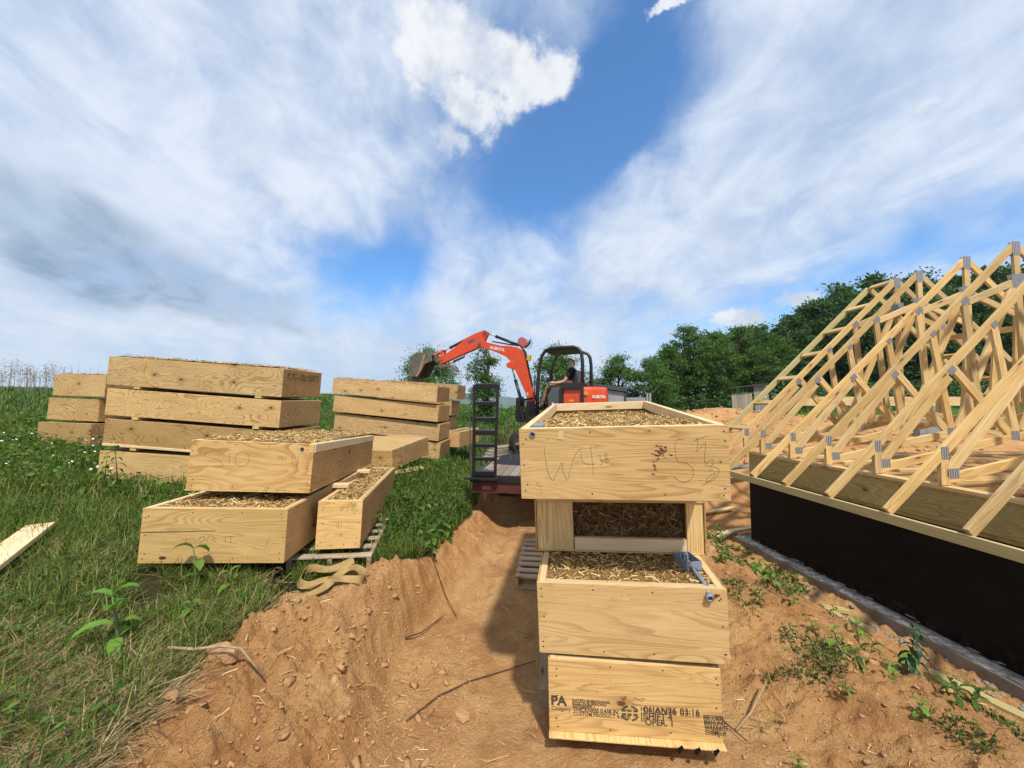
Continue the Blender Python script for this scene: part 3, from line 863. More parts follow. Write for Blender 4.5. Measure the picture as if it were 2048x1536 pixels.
# ---- stack in front of the trailer
r1 = straw_box('topmost panel of the near stack, marked W4 38 with a big 5', (0.611, 2.181, 1.463), (-10.42, 3.25, -1.77), 1.131, 2.60, 0.41,
               ('ply2', 'ply', 'ply3'), 'straw', 6500, (0.045, 0.135))
F1 = lambda p: fr(p, 160, 1875, 385, 985)
strokes(r1, [F1([(380, 520), (385, 640), (405, 760), (445, 845), (480, 760), (540, 658), (530, 720), (550, 790), (572, 840), (600, 720), (650, 600), (715, 545)]),
             F1([(702, 575), (695, 640), (720, 690), (815, 688)]), F1([(778, 540), (790, 660), (795, 785)]),
             F1([(835, 620), (865, 615), (850, 650), (882, 660), (872, 690), (848, 696)]),
             F1([(915, 600), (892, 610), (900, 640), (930, 655), (915, 685), (895, 660), (915, 630), (915, 600)]),
             F1([(1530, 495), (1460, 490), (1468, 680), (1540, 675), (1600, 720), (1600, 780), (1560, 830), (1500, 835), (1440, 790)]),
             F1([(1635, 475), (1645, 530), (1620, 610), (1705, 500), (1690, 600), (1680, 695), (1760, 640), (1752, 710), (1660, 700), (1795, 715), (1790, 770), (1735, 830), (1670, 830), (1775, 740), (1750, 800), (1660, 862)]),
             F1([(1605, 510), (1660, 485), (1715, 470)]), F1([(300, 840), (302, 870), (350, 875)])], 1.131, 0.41, r=0.0009)
g = random.Random(4)
mb = MB()
for k in range(46):
    cx, cy = g.gauss(1345, 34), g.gauss(585, 30)
    if k > 38: cx, cy = g.gauss(1300, 12), g.gauss(720, 38)
    rx, ry = g.uniform(6, 26) * .65, g.uniform(4, 8) * .9
    pts = fr([(cx + rx * math.cos(R(a * 60 + g.uniform(-18, 18))), cy + ry * math.sin(R(a * 60)) + .2 * rx * math.cos(R(a * 60))) for a in range(6)], 160, 1875, 385, 985)
    yy = -0.0004 - 0.00002 * k
    mb.poly([((a - .5) * 1.131, yy, b * .41) for a, b in pts], [(0, 1, 2, 3, 4, 5)])
mb.build('resin_stain', 'stain', r1)['kind'] = 'stuff'
lumber('patch', (-0.318, -0.0015, 0.392), (-0.326, -0.0015, 0.345), 0.026, 0.002, 'pine_pale', r1, up=(1, 0, 0))
mb = MB()   # conduit stub with a hollow end
def ring(mb, c, ax, r0, r1, d, seg=16):
    c = Vector(c); ax = Vector(ax).normalized(); u = ax.orthogonal().normalized(); v = ax.cross(u)
    pts = []
    for rr, dd in ((r0, 0), (r0, d), (r1, d), (r1, 0)):
        for k in range(seg):
            an = 2 * math.pi * k / seg
            pts.append(c + ax * dd + (u * math.cos(an) + v * math.sin(an)) * rr)
    fs = []
    for j in range(4):
        for k in range(seg):
            fs.append((j * seg + k, j * seg + (k + 1) % seg, ((j + 1) % 4) * seg + (k + 1) % seg, ((j + 1) % 4) * seg + k))
    mb.poly(pts, fs)
    return mb
def conduit(parent, x, z, r=0.019, mat='pvc'):
    a = ring(MB(), (x, 0.002, z), (0, -1, 0), r, r * .72, 0.010).build('conduit_end', mat, parent, True)
    b = MB().tube([(x, 0.0005, z), (x, -0.002, z)], r * .72, 14).build('conduit_bore', 'pvc_dark', a)
    return a
def socket_box(parent, c, s, yaw=0, open_top=True):
    M = Matrix.Rotation(yaw, 3, 'Z')
    e = MB()
    t = 0.006
    for dx in (-1, 1):
        e.box(Vector(c) + M @ Vector((dx * (s[0] / 2 - t / 2), 0, 0)), (t, s[1], s[2]), M)
    for dy in (-1, 1):
        e.box(Vector(c) + M @ Vector((0, dy * (s[1] / 2 - t / 2), 0)), (s[0] - 2 * t, t, s[2] - .001), M)
    e.box(Vector(c) + Vector((0, 0, -s[2] / 2 + t / 2 + (0 if open_top else s[2] - t - .001))), (s[0] - .001, s[1] - .001, t), M)
    o = e.build('socket_box', 'pvc', parent)
    e2 = MB()
    for k in (-1, 0, 1):
        e2.box(Vector(c) + M @ Vector((k * s[0] * .22, s[1] * .30, s[2] * .1)), (.012, .014, s[2] * .7), M)
    e2.build('socket_rib', 'pvc', o)
    return o
conduit(r1, -0.485, 0.376, 0.0175)
socket_box(r1, (-0.475, 0.20, 0.385), (0.075, 0.12, 0.055), 0, False)

r2 = straw_box('upside-down panel with an open end showing a dark straw bale, second from the top', (0.725, 2.66, 0.985), (-8.4, 3.6, -1.5), 1.13, 2.25, 0.40,
               ('ply2', 'ply', 'ply'), 'closed', 0, open_front=True)
w, h = 1.13, 0.40
# open end: studs, plates and the bale face
lumber('corner_post', (-w / 2 + .013 + .126, .04, .012), (-w / 2 + .013 + .126, .04, h - .055), 0.25, 0.04, 'pine', r2, up=(1, 0, 0))
lumber('corner_post', (w / 2 - .013 - .055, .04, .012), (w / 2 - .013 - .055, .04, h - .055), 0.105, 0.04, 'pine', r2, up=(1, 0, 0))
lumber('top_plate', (-w / 2 + .013, .042, h - .036), (w / 2 - .013, .042, h - .036), 0.036, 0.06, 'pine', r2)
lumber('bottom_plate', (-w / 2 + .27, .030, .058), (w / 2 - .125, .030, .058), 0.085, 0.036, 'pine_pale', r2)
lumber('bottom_plate', (-w / 2 + .27, .085, .052), (w / 2 - .125, .085, .052), 0.072, 0.05, 'pine', r2)
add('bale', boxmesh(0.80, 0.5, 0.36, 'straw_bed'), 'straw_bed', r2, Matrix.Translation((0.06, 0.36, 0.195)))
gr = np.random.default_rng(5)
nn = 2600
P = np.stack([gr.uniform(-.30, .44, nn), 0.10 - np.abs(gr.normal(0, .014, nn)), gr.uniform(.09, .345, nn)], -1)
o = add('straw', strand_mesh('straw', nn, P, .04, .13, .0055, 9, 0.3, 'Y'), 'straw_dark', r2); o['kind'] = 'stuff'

r3 = straw_box('straw panel with a grey socket box and conduit set in its corner', (0.682, 2.273, 0.550), (-8.89, 2.5, -1.95), 1.052, 2.3, 0.415,
               ('ply2', 'ply', 'ply'), 'straw', 5200, (0.018, 0.018))
b3 = socket_box(r3, (0.405, 0.30, 0.425), (0.10, 0.15, 0.07), R(14))
MB().tube([(0.408, 0.222, 0.425), (0.415, 0.15, 0.42), (0.425, 0.06, 0.415), (0.428, 0.02, 0.40), (0.428, -0.012, 0.385)], 0.0125, 10).build('conduit', 'pvc', r3, True)
ring(MB(), (0.428, -0.008, 0.378), (0, -1, -.25), 0.021, 0.013, 0.022).build('conduit_end', 'pvc', r3, True)
mb = MB()
for k in range(14):
    cx, cz = g.gauss(.462, .012), g.gauss(.372, .008)
    mb.poly([(cx + g.uniform(.005, .013) * math.cos(R(a * 60)), -.0005 - k * .00002, cz + g.uniform(.003, .007) * math.sin(R(a * 60))) for a in range(6)], [(0, 1, 2, 3, 4, 5)])
mb.build('resin_stain', 'stain', r3)['kind'] = 'stuff'

r4 = straw_box('lowest panel of the near stack, printed with a black plywood grade stamp', (0.690, 2.270, 0.126), (-6.3, 0.6, -0.99), 0.954, 2.3, 0.40,
               ('ply2', 'ply', 'ply3'), 'rim', 300, flange=0.055)
F4 = lambda x, y: ((x - 318) / 1140 * .954 - .477, (1 - (y - 818) / 560) * .40)
def st(s, x, y, size, bold=0.0, sx=1.0):
    a, b = F4(x, y)
    return textpart(r4, s, a, b, size, 'stamp', -0.0008, bold, sx)
st('PA', 332, 1172, .072, .0028, 1.05)
st('Category', 335, 1213, .031, .0, .95)
st('RATED SHEATHING', 478, 1137, .021, .0006, 1.15)
st('SIZED FOR SPACING', 478, 1158, .020, .0005, 1.05)
st('EXPOSURE 1', 480, 1180, .023, .0006, 1.0)
st('THICKNESS 0.438 IN', 484, 1212, .032, .0008, .88)
st('CUSTOM PRODUCT 4-ONE', 484, 1244, .029, .0002, .90)
for yy_, bo_ in ((1178, .0006), (1193, .0004)):
    st('06JAN26', 955, yy_, .045, bo_, 1.07); st('03:16', 1188, yy_, .045, bo_, 1.07)
st('SHIFT 4', 958, 1232, .047, .0010, .98)
st('OPER. 1', 960, 1278, .047, .0010, .98)
for i, s in enumerate(('RECOMM', 'MANUFAC', 'WARRANT', 'CHEMICA')):
    for j in range(2):
        st(s, 1336 + 3 * i, 1194 + 37 * i + 15 * j, .022, .0005, 1.15)
mb = MB()
cx, cz = F4(862, 1200)
for a0, a1 in ((200, 260), (280, 340), (20, 75), (105, 160)):
    pts = [(cx + .052 * math.cos(R(lerp(a0, a1, k / 8))), -.0008, cz - .044 * math.sin(R(lerp(a0, a1, k / 8)))) for k in range(9)]
    inn = [(cx + .040 * math.cos(R(lerp(a0, a1, k / 8))), -.0008, cz - .033 * math.sin(R(lerp(a0, a1, k / 8)))) for k in range(9)]
    mb.poly(pts + inn, [(k, k + 1, k + 10, k + 9) for k in range(8)])
for dz in (-.012, .008):
    for dx in (-.045, -.015, .018):
        mb.poly([(cx + dx, -.0008, cz + dz), (cx + dx + .024, -.0008, cz + dz), (cx + dx + .026, -.0008, cz + dz + .011), (cx + dx + .004, -.0008, cz + dz + .011)], [(0, 1, 2, 3)])
for dx in (.062, .074):
    for dz in (-.04, -.012, .018):
        mb.poly([(cx + dx, -.0008, cz + dz), (cx + dx + .006, -.0008, cz + dz), (cx + dx + .006, -.0008, cz + dz + .022), (cx + dx, -.0008, cz + dz + .022)], [(0, 1, 2, 3)])
mb.build('stamp_emblem', 'stamp', r4)
FF = lambda p: fr(p, 318, 1458, 818, 1378)
strokes(r4, [FF([(800, 1075), (830, 1110), (850, 1070), (805, 1095), (852, 1092), (820, 1060), (812, 1110), (845, 1065)]),
             FF([(890, 1085), (900, 1075), (925, 1090), (910, 1100), (940, 1080), (965, 1078), (955, 1100), (930, 1100)]),
             FF([(880, 1115), (885, 1132), (940, 1130)])], .954, .40, r=.0012)
for x0, hh in ((1165, .030), (1272, .022), (1388, .024)):
    mb = MB()
    a, _ = F4(x0, 1300)
    mb.poly([(a - .016, -.0555, .0035), (a + .018, -.0555, .0035), (a + .010, -.0545, .0035 + hh * .6), (a + .004, -.056, -.012), (a - .006, -.0565, -.028), (a - .018, -.056, -.012)], [(0, 1, 2), (1, 3, 4, 5, 0)])
    mb.build('tar_drip', 'tar', r4)

# ---- pallets
def pallet(label, loc, yaw, LX, LY, along='X', mat='pallet_wood', n=7, tilt=(0, 0), hgt=0.13):
    e = empty('pallet', loc, Matrix.Rotation(yaw, 3, 'Z') @ Matrix.Rotation(tilt[0], 3, 'X') @ Matrix.Rotation(tilt[1], 3, 'Y'))
    tag(e, label, 'pallet', 'wooden pallets under the panels')
    rnd = random.Random(label)
    st = hgt - .036
    def pt(a, b, z): return (a, b, z) if along == 'X' else (b, a, z)
    A, B = (LX, LY) if along == 'X' else (LY, LX)
    for k in range(3):
        b = lerp(.02, B - .02, k / 2)
        lumber('stringer', pt(.004, b, 0), pt(A - .004, b, 0), .001, .001, mat, e) if False else None
    for k in range(3):
        b = lerp(.02, A - .02, k / 2)
        lumber('stringer', pt(b, .003, .018 + st / 2), pt(b, B - .003, .018 + st / 2), st, .038, mat, e)
    for k in range(n):
        b = lerp(.045, B - .045, k / (n - 1)) + rnd.uniform(-.006, .006)
        lumber('top_slat', pt(-.002, b, hgt - .009), pt(A + .002, b, hgt - .009), rnd.choice((.085, .09, .095)), .0178, mat, e, up=pt(0, 1, 0))
    for k in range(3):
        b = lerp(.05, B - .05, k / 2)
        lumber('bottom_slat', pt(0, b, .009), pt(A, b, .009), .09, .0178, mat, e, up=pt(0, 1, 0))
    return e
pallet('grey pallet under the lowest printed panel of the near stack', (0.17, 2.66, -0.015), R(-7), 1.0, 1.25, 'Y')
pallet('grey pallet with gapped slats sticking out behind the near stack', (0.03, 4.28, 0.0), R(-7), 1.1, 1.2, 'X', n=8)
pallet('pallet under the narrow panel beside the coiled strap', (-1.90, 3.30, 0.565), R(11), 0.68, 1.3, 'X', n=6, tilt=(R(-2), R(2)), hgt=0.14)

# ---- near group on the bank
l1 = straw_box('lower of two crossed-grain panels on the grass, with a long crack across its face', (-2.292, 3.004, 0.785), (5.64, -1.26, 2.05), 1.048, 2.3, 0.41,
               ('ply2', 'ply', 'ply3'), 'straw', 5200, (0.02, 0.02))
G1 = lambda p: fr(p, 810, 1680, 1102, 1425)
strokes(l1, [G1([(1055, 1284), (1112, 1280)]), G1([(1085, 1280), (1087, 1308)]), G1([(1120, 1278), (1140, 1300)]), G1([(1150, 1290), (1185, 1255), (1195, 1290), (1160, 1300)]),
             G1([(1205, 1300), (1215, 1255), (1262, 1280), (1230, 1285), (1262, 1300)]), G1([(1290, 1270), (1362, 1266)]), G1([(1312, 1270), (1315, 1302)]), G1([(1345, 1268), (1350, 1305)]),
             G1([(1582, 1268), (1572, 1300), (1560, 1325)])], 1.048, .41, r=.0011)
strokes(l1, [G1([(812, 1243), (920, 1242), (1060, 1238), (1250, 1233)])], 1.048, .41, 'ink', .0028).name = 'panel_crack'
mb = MB()
ck = [((a - .5) * 1.048, b * .41) for a, b in G1([(955, 1392)])][0]
mb.poly([(ck[0] + .028 * math.cos(R(k * 30)), -.0006, ck[1] + .013 * math.sin(R(k * 30))) for k in range(12)], [tuple(range(12))])
mb.build('knot', 'stain', l1)
l2 = straw_box('panel marked S10 with bold wavy grain resting on the cracked panel', (-2.246, 3.326, 1.263), (8.06, -2.73, 3.09), 0.982, 2.44, 0.41,
               ('ply_bold', 'ply', 'ply3'), 'straw', 5200, (0.0, -0.02), flange=0.02)
G2 = lambda p: fr(p, 1110, 1830, 702, 1005)
strokes(l2, [G2([(1275, 770), (1230, 763), (1190, 788), (1200, 806), (1260, 812), (1310, 848), (1290, 868), (1250, 866)]), G2([(1335, 772), (1340, 842)]), G2(arcpts(1412, 812, 42, 48, 0, 380)),
             G2(arcpts(1628, 792, 10, 9)), G2([(1640, 785), (1655, 785), (1642, 802), (1658, 802)]), G2([(1662, 800), (1672, 795), (1662, 790), (1670, 783)]),
             G2([(1705, 778), (1703, 842), (1742, 838)]), G2([(1742, 775), (1738, 850), (1728, 920)])], .982, .41, r=.0011)
conduit(l2, .395, .365, .014, 'pvc_dark')
socket_box(l2, (.42, .95, .415), (.05, .26, .05), 0, False)
lumber('top_rail', (.491 + .0045, .015, .372), (.491 + .0045, 2.42, .372), .075, .009, 'pine_pale', l2)
l3 = straw_box('long narrow panel lying on a pallet, marked B/D and 10 on its end', (-1.520, 3.424, 0.739), (11.31, -3.4, 1.83), 0.369, 2.9, 0.41,
               ('ply2', 'ply', 'ply3'), 'straw', 2600, (0.02, 0.03))
G3 = lambda p: fr(p, 510, 1130, 1165, 1830)
strokes(l3, [G3([(870, 1240), (880, 1275), (815, 1275), (822, 1300), (860, 1290), (845, 1240), (835, 1255)]), G3([(935, 1205), (905, 1350)]),
             G3([(1030, 1210), (1025, 1360)]), G3([(1028, 1225), (980, 1240), (1020, 1275), (965, 1290), (1010, 1310), (1020, 1345)]),
             G3(arcpts(800, 1500, 22, 32)), G3([(815, 1470), (812, 1560)]), G3([(850, 1468), (852, 1535)]),
             G3([(850, 1610), (840, 1640), (800, 1640), (790, 1610)]), G3([(775, 1610), (775, 1670)]), G3([(870, 1640), (850, 1665), (835, 1650), (880, 1610)])], .369, .41, r=.0011)
strokes(l3, [[(0.505, .80), (.505, .82)]], .369, .41, 'ink', .001).name = 'pencil_tick'
mb = MB().tube([(.1855, .02, .33), (.1858, .3, .345), (.1858, .55, .38), (.1858, .8, .40)], .0035, 4)
mb.build('side_crack', 'ink', l3)

l4 = straw_box('low wide panel with a bare plywood top in front of the middle stack', (-3.24, 7.17, 0.82), (-13.5, 4.8, 0.5), 2.3, 1.45, 0.36, ('ply', 'ply2', 'ply3'), 'closed')
lumber('top_batten', (.2, 1.42, .372), (1.1, 1.42, .372), .04, .022, 'pine_pale', l4)
lumber('top_batten', (1.12, .05, .369), (1.12, 1.40, .369), .04, .016, 'pine_pale', l4, up=(1, 0, 0))

# ---- big four-high stack
B = [('topmost', (-4.585, 5.537, 2.191), (-0.85, 1.34, 4.21), 'ply', 'with a yellow twine hanging over its face'),
     ('second', (-4.584, 5.517, 1.753), (-1.6, 0.84, 4.18), 'ply', 'with round knots dotted along its face'),
     ('third', (-4.585, 5.52, 1.315), (-1.2, 1.0, 4.2), 'ply', 'with a strip of pale lumber along its foot'),
     ('lowest', (-4.61, 5.50, 0.875), (-1.2, 1.0, 3.5), 'ply2', 'standing in the grass')]
bst = []
for i, (pos, loc, ypr, m, ex) in enumerate(B):
    o = straw_box('%s panel of the big four-high stack, %s' % (pos, ex), loc, ypr, 2.56, 1.08, 0.385 if i else 0.41, (m, 'ply', 'ply3'), 'straw' if i == 0 else 'closed', 2600, (-0.012, -0.012))
    bst.append(o)
rb = bst[0]
pth = [(-.75, .16, .425), (-.74, .0, .415), (-.73, -.006, .34), (-.74, -.006, .2), (-.69, -.006, .09), (-.6, -.006, .03), (-.5, -.008, .012)]
tw = MB().tube([rb.matrix_world @ Vector(p) if False else p for p in pth], .004, 5)
two = tw.build('twine', 'yellow', None, True)
two.matrix_world = Matrix.Translation(Vector(B[0][1])) @ rotm(B[0][2]).to_4x4()
tag(two, 'thin yellow twine hanging down the top panel of the big stack', 'twine')
lumber('foot_strip', (-1.27, -.010, .018), (.6, -.010, .018), .034, .018, 'pine_pale', bst[2])
def grid_stamp(parent, x0, x1, z0, z1, rows, cols, y=-.0009, axis='front', hw=0):
    rr = random.Random(rows * 31 + cols)
    mb = MB()
    for i in range(rows):
        for j in range(cols):
            if rr.random() < .22: continue
            a = lerp(x0, x1, (j + .08) / cols); b = lerp(x0, x1, (j + rr.uniform(.55, .92)) / cols)
            c = lerp(z0, z1, (i + .15) / rows); d = lerp(z0, z1, (i + .72) / rows)
            if axis == 'front': q = [(a, y, c), (b, y, c), (b, y, d), (a, y, d)]
            else: q = [(hw, a, c), (hw, b, c), (hw, b, d), (hw, a, d)]
            mb.poly(q, [(0, 1, 2, 3)])
    o = mb.build('stamp_print', 'stamp', parent); o['kind'] = 'stuff'
    return o
grid_stamp(bst[3], -1.05, 0.15, .03, .10, 4, 26)
grid_stamp(bst[0], .10, 1.0, .25, .36, 4, 14, axis='side', hw=1.2812)
for i in range(3):
    for s, nm in ((-.82, 'near end'), (.95, 'far end')):
        M = Matrix.Translation(Vector(B[i][1])) @ rotm(B[i][2]).to_4x4()
        o = lumber('spacer_block', (s, -.012, -.022), (s, 1.0, -.022), .088, .036, 'pine', None, up=(1, 0, 0))
        o.matrix_world = M @ o.matrix_basis
        lab = ('dark-shadowed spacer under the %s panel of the big stack, by its %s' % (B[i][0], ('grassy outer end', 'inner end')[s > 0]))
        tag(o, lab, 'spacer', 'lumber spacers between stacked panels')

# ---- far stack of three at the edge of the field
for pos, loc, ypr, ww in (('top', (-8.05, 7.14, 2.146), (-11, -1.2, 1.6), 1.25), ('middle', (-8.16, 7.16, 1.698), (-10.5, -1.0, 1.9), 1.22), ('bottom', (-8.18, 7.05, 1.252), (-11.6, -1.1, 1.0), 1.30)):
    straw_box('%s panel of the three-high stack half hidden behind the big stack' % pos, loc, ypr, ww, 2.3, 0.405, ('ply', 'ply', 'ply3'), 'straw' if pos == 'top' else 'closed', 1500, (-.01, -.01))

# ---- middle stack and the column behind it
for pos, loc, ypr, hh in (('topmost', (-3.059, 9.16, 2.155), (-6.0, .9, 5.0), .372), ('second', (-3.047, 9.22, 1.700), (-4.6, .4, 5.5), .39), ('third', (-3.041, 9.29, 1.249), (-3.8, 0, 5.9), .40), ('lowest', (-3.03, 9.32, 0.80), (-3.6, 0, 5.5), .40)):
    straw_box('%s panel of the middle four-high stack facing the path' % pos, loc, ypr, 2.60, 1.09, hh, ('ply', 'ply', 'ply3'), 'straw' if pos == 'topmost' else 'closed', 1200, (-.005, -.005))
for pos, x, y, z, ww in (('top', -2.55, 10.6, 2.20, 2.1), ('second', -2.72, 10.62, 1.76, 2.1), ('third', -2.82, 10.64, 1.31, 2.1), ('bottom', -2.90, 10.6, 0.87, 2.1)):
    straw_box('%s panel of the shaded column behind the middle stack' % pos, (x, y, z), (-5, .4, 4.0), ww, 1.05, .40, ('ply', 'ply', 'ply3'), 'closed', nscrew=False)
straw_box('single panel on the grass beside the ramp, behind the middle stack', (-1.62, 10.3, 0.86), (-14, .5, 1.5), .46, 1.6, .40, ('ply', 'ply', 'ply3'), 'rim', 150, nscrew=False)

# ---- spacers and loose lumber round the near group
def loose(label, p0, p1, wd, th, mat, up=(0, 0, 1), name='loose_board', cat='board', group=None):
    o = lumber(name, p0, p1, wd, th, mat, None, up)
    tag(o, label, cat, group)
    return o
loose('pale spacer block nearer the camera between the S10 panel and the narrow one', (-2.45, 3.98, 1.172), (-1.70, 4.08, 1.150), .088, .037, 'pine_pale', (0, 1, .04), 'spacer_block', 'spacer', 'lumber spacers between stacked panels')
loose('pale spacer block farther back between the S10 panel and the narrow one', (-2.55, 4.95, 1.150), (-1.84, 5.05, 1.128), .088, .037, 'pine_pale', (0, 1, 0), 'spacer_block', 'spacer', 'lumber spacers between stacked panels')
loose('grey plank lying under the low wide panel', (-2.6, 6.35, .74), (-1.72, 7.35, .80), .19, .038, 'pine', (1, -.8, 0))
loose('pale plank half buried in the grass at the edge of the picture', (-3.35, 2.40, .90), (-4.15, 3.45, .93), .17, .04, 'pine_pale', (.8, .6, 0))
loose('split scrap of lumber in the grass before the big stack', (-3.95, 4.32, .86), (-3.72, 4.62, .93), .05, .03, 'pine_pale', (1, 0, 0.3))

# ---- tan webbing strap lying in loose folds
def ribbon(name, path, wdir, width, mat, parent=None):
    pts = [Vector(p) for p in path]; ws = [Vector(q).normalized() for q in wdir]
    for _ in range(2):
        a, b = [pts[0]], [ws[0]]
        for i in range(len(pts) - 1):
            a += [pts[i].lerp(pts[i + 1], .25), pts[i].lerp(pts[i + 1], .75)]
            b += [ws[i].lerp(ws[i + 1], .25), ws[i].lerp(ws[i + 1], .75)]
        pts = a + [pts[-1]]; ws = [q.normalized() for q in b + [ws[-1]]]
    V = []; Fc = []
    for i, p in enumerate(pts):
        t = (pts[min(i + 1, len(pts) - 1)] - pts[max(i - 1, 0)]).normalized()
        wv = (ws[i] - t * ws[i].dot(t)).normalized() * width / 2
        nn_ = t.cross(wv).normalized() * 0.0022
        V += [p - wv + nn_, p + wv + nn_, p + wv - nn_, p - wv - nn_]
        if i:
            k = i * 4; j = k - 4
            Fc += [(j, j + 1, k + 1, k), (j + 1, j + 2, k + 2, k + 1), (j + 2, j + 3, k + 3, k + 2), (j + 3, j, k, k + 3)]
    return MB().poly(V, Fc).build(name, mat, parent)
SP = [(-1.54, 2.81, 0, .15), (-1.46, 2.88, .005, .2), (-1.41, 2.96, .02, .3), (-1.39, 3.1, .05, .4), (-1.33, 3.21, .08, .35), (-1.25, 3.25, .10, .5), (-1.19, 3.2, .07, .95), (-1.21, 3.11, .03, .7), (-1.35, 3.08, .035, .35),
      (-1.46, 3.05, .05, .3), (-1.54, 2.97, .03, .4), (-1.62, 2.99, .04, .95), (-1.66, 3.1, .08, .8), (-1.64, 3.2, .11, .7), (-1.49, 3.15, .085, .4), (-1.42, 3.21, .10, .6), (-1.31, 3.26, .11, .7)]
SPW = []
for i, p in enumerate(SP):
    a_, b_ = SP[max(0, i - 1)], SP[min(len(SP) - 1, i + 1)]
    tx, ty = b_[0] - a_[0], b_[1] - a_[1]; nn_ = math.hypot(tx, ty)
    sg = 1 if tx >= 0 else -1
    SPW.append((-ty / nn_ * (1 - p[3] * .75) * sg, tx / nn_ * (1 - p[3] * .75) * sg, p[3] * .75))
strap = ribbon('lifting_strap', [(p[0], p[1], hz_at(p[0], p[1]) + p[2] * .75 + .022 + .012 * p[3]) for p in SP], SPW, 0.060, 'strap')
tag(strap, 'tan webbing lifting strap lying in loose folds on the clay', 'strap')
# ------------------------------------------------------------------ house under construction
HW = R(-4.0)                                   # turn of the long wall
HO = Vector((3.87, 6.35, 0))                   # far corner of the visible wall
TT = Vector((math.cos(R(4)), math.sin(R(4)), 0))       # across the house
SS = Vector((math.sin(R(4)), -math.cos(R(4)), 0))      # along the wall, towards the camera
def HP(t, s, z): return HO + TT * t + SS * s + Vector((0, 0, z))
SPAN = 5.76; LEN = 8.0
house = empty('house_foundation', HP(0, 0, 0))
tag(house, 'black tar-coated foundation with plywood deck, treated rim boards and concrete footing', 'foundation')
HM = Matrix.Translation(-HO)
def hl(name, a, b, w, t, mat, up, parent=None):
    p = parent or house
    return lumber(name, HM @ HP(*a), HM @ HP(*b), w, t, mat, p, up)
up = (0, 0, 1)
hl('foundation_wall', (.10, 0, .33), (.10, LEN, .33), 1.03, .20, 'tar', up)
hl('foundation_wall', (.202, .10, .33), (SPAN - .202, .10, .33), 1.028, .20, 'tar', up)
hl('foundation_wall', (SPAN - .10, 0, .33), (SPAN - .10, LEN, .33), 1.03, .20, 'tar', up)
hl('foundation_wall', (.202, LEN - .1, .33), (SPAN - .202, LEN - .1, .33), 1.028, .20, 'tar', up)
hl('footing', (.06, -.16, -.29), (.06, LEN + .16, -.29), .22, .48, 'concrete', up)
hl('footing', (.302, .08, -.29), (SPAN - .3, .08, -.29), .218, .48, 'concrete', up)
# mortar smeared along the top of the footing and up the wall
rr = random.Random(3)
mb = MB()
pts = []
N = 150
for i in range(N + 1):
    s = -.14 + i * (LEN * .72) / N
    o0 = -.178 + rr.uniform(0, .05); o1 = -.06 + rr.uniform(-.06, .05); up1 = max(0, rr.gauss(.0, .018))
    pts.append([HM @ HP(o0, s, -.176), HM @ HP((o0 + o1) / 2 + rr.uniform(-.02, .02), s, -.166 + rr.uniform(0, .012)), HM @ HP(min(o1, -.012), s, -.176)])
V = [p for row in pts for p in row]
mb.poly(V, [(i * 3 + k, i * 3 + k + 1, i * 3 + k + 4, i * 3 + k + 3) for i in range(N) for k in (0, 1)])
for i in range(40):
    s = rr.uniform(0, LEN * .7); z = -.172 + abs(rr.gauss(0, .012)); a = rr.uniform(.02, .06); b = rr.uniform(.004, .010)
    mb.poly([HM @ HP(-.003, s + a * math.cos(R(k * 60)), z + b * math.sin(R(k * 60 + 20))) for k in range(6)], [(0, 1, 2, 3, 4, 5)])
mb.build('mortar_smear', 'mortar', house)
hl('sill_plate', (.075, .0, .866), (.075, LEN, .866), .036, .14, 'treated', up)
x = 0.0
for ln in (2.3, 3.05, 2.65):
    hl('rim_joist', (.02, x + .003, 1.0275), (.02, x + ln - .003, 1.0275), .283, .038, 'treated', up); x += ln
hl('rim_joist', (.045, .02, 1.0275), (SPAN - .05, .02, 1.0275), .281, .037, 'treated', up)
hl('rim_joist', (SPAN - .02, .0, 1.0275), (SPAN - .02, LEN, 1.0275), .283, .038, 'treated', up)
# deck sheets
k = 0
for i in range(5):
    for j in range(7):
        a0, a1 = i * 1.22, min(SPAN, (i + 1) * 1.22 - .004)
        s0, s1 = j * 1.22, min(LEN, (j + 1) * 1.22 - .004)
        if a1 - a0 < .05 or s1 - s0 < .05: continue
        hl('deck_sheet', (a0, (s0 + s1) / 2, 1.179), (a1, (s0 + s1) / 2, 1.179), s1 - s0, .018, 'ply3', tuple(SS))
# plates round the edge of the deck
x = 0.0
for ln in (3.6, 4.4):
    hl('edge_plate', (.07, x + .002, 1.2075), (.07, x + ln - .002, 1.2075), .036, .135, 'pine', up); x += ln

# lumber lying on the deck, across the house
for i, (s, t0, t1, z, wd, mat, lab) in enumerate([
        (0.55, .35, 5.0, 1.207, .14, 'pine_pale', 'pale plank across the deck nearest the far gable'), (1.10, .5, 5.2, 1.207, .18, 'pine', 'wide plank across the deck behind the fourth truss'),
        (1.72, .6, 4.8, 1.207, .14, 'pine_pale', 'pale plank across the deck between the middle trusses'), (2.35, .45, 5.3, 1.207, .20, 'pine', 'broad board across the deck in front of the middle trusses'),
        (2.95, .5, 5.0, 1.207, .14, 'pine_pale', 'pale plank across the deck between the two nearest trusses')]):
    a, b = HP(t0, s, z), HP(t1, s + .05 * (i % 3 - 1), z)
    loose(lab, a, b, wd, .036, mat, tuple(SS), 'deck_plank', 'plank', 'planks lying on the house deck')
loose('short block of lumber on the deck edge by the near trusses', HP(.25, 2.95, 1.246), HP(.62, 3.02, 1.246), .09, .038, 'pine_pale', tuple(SS), 'lumber_block', 'block')

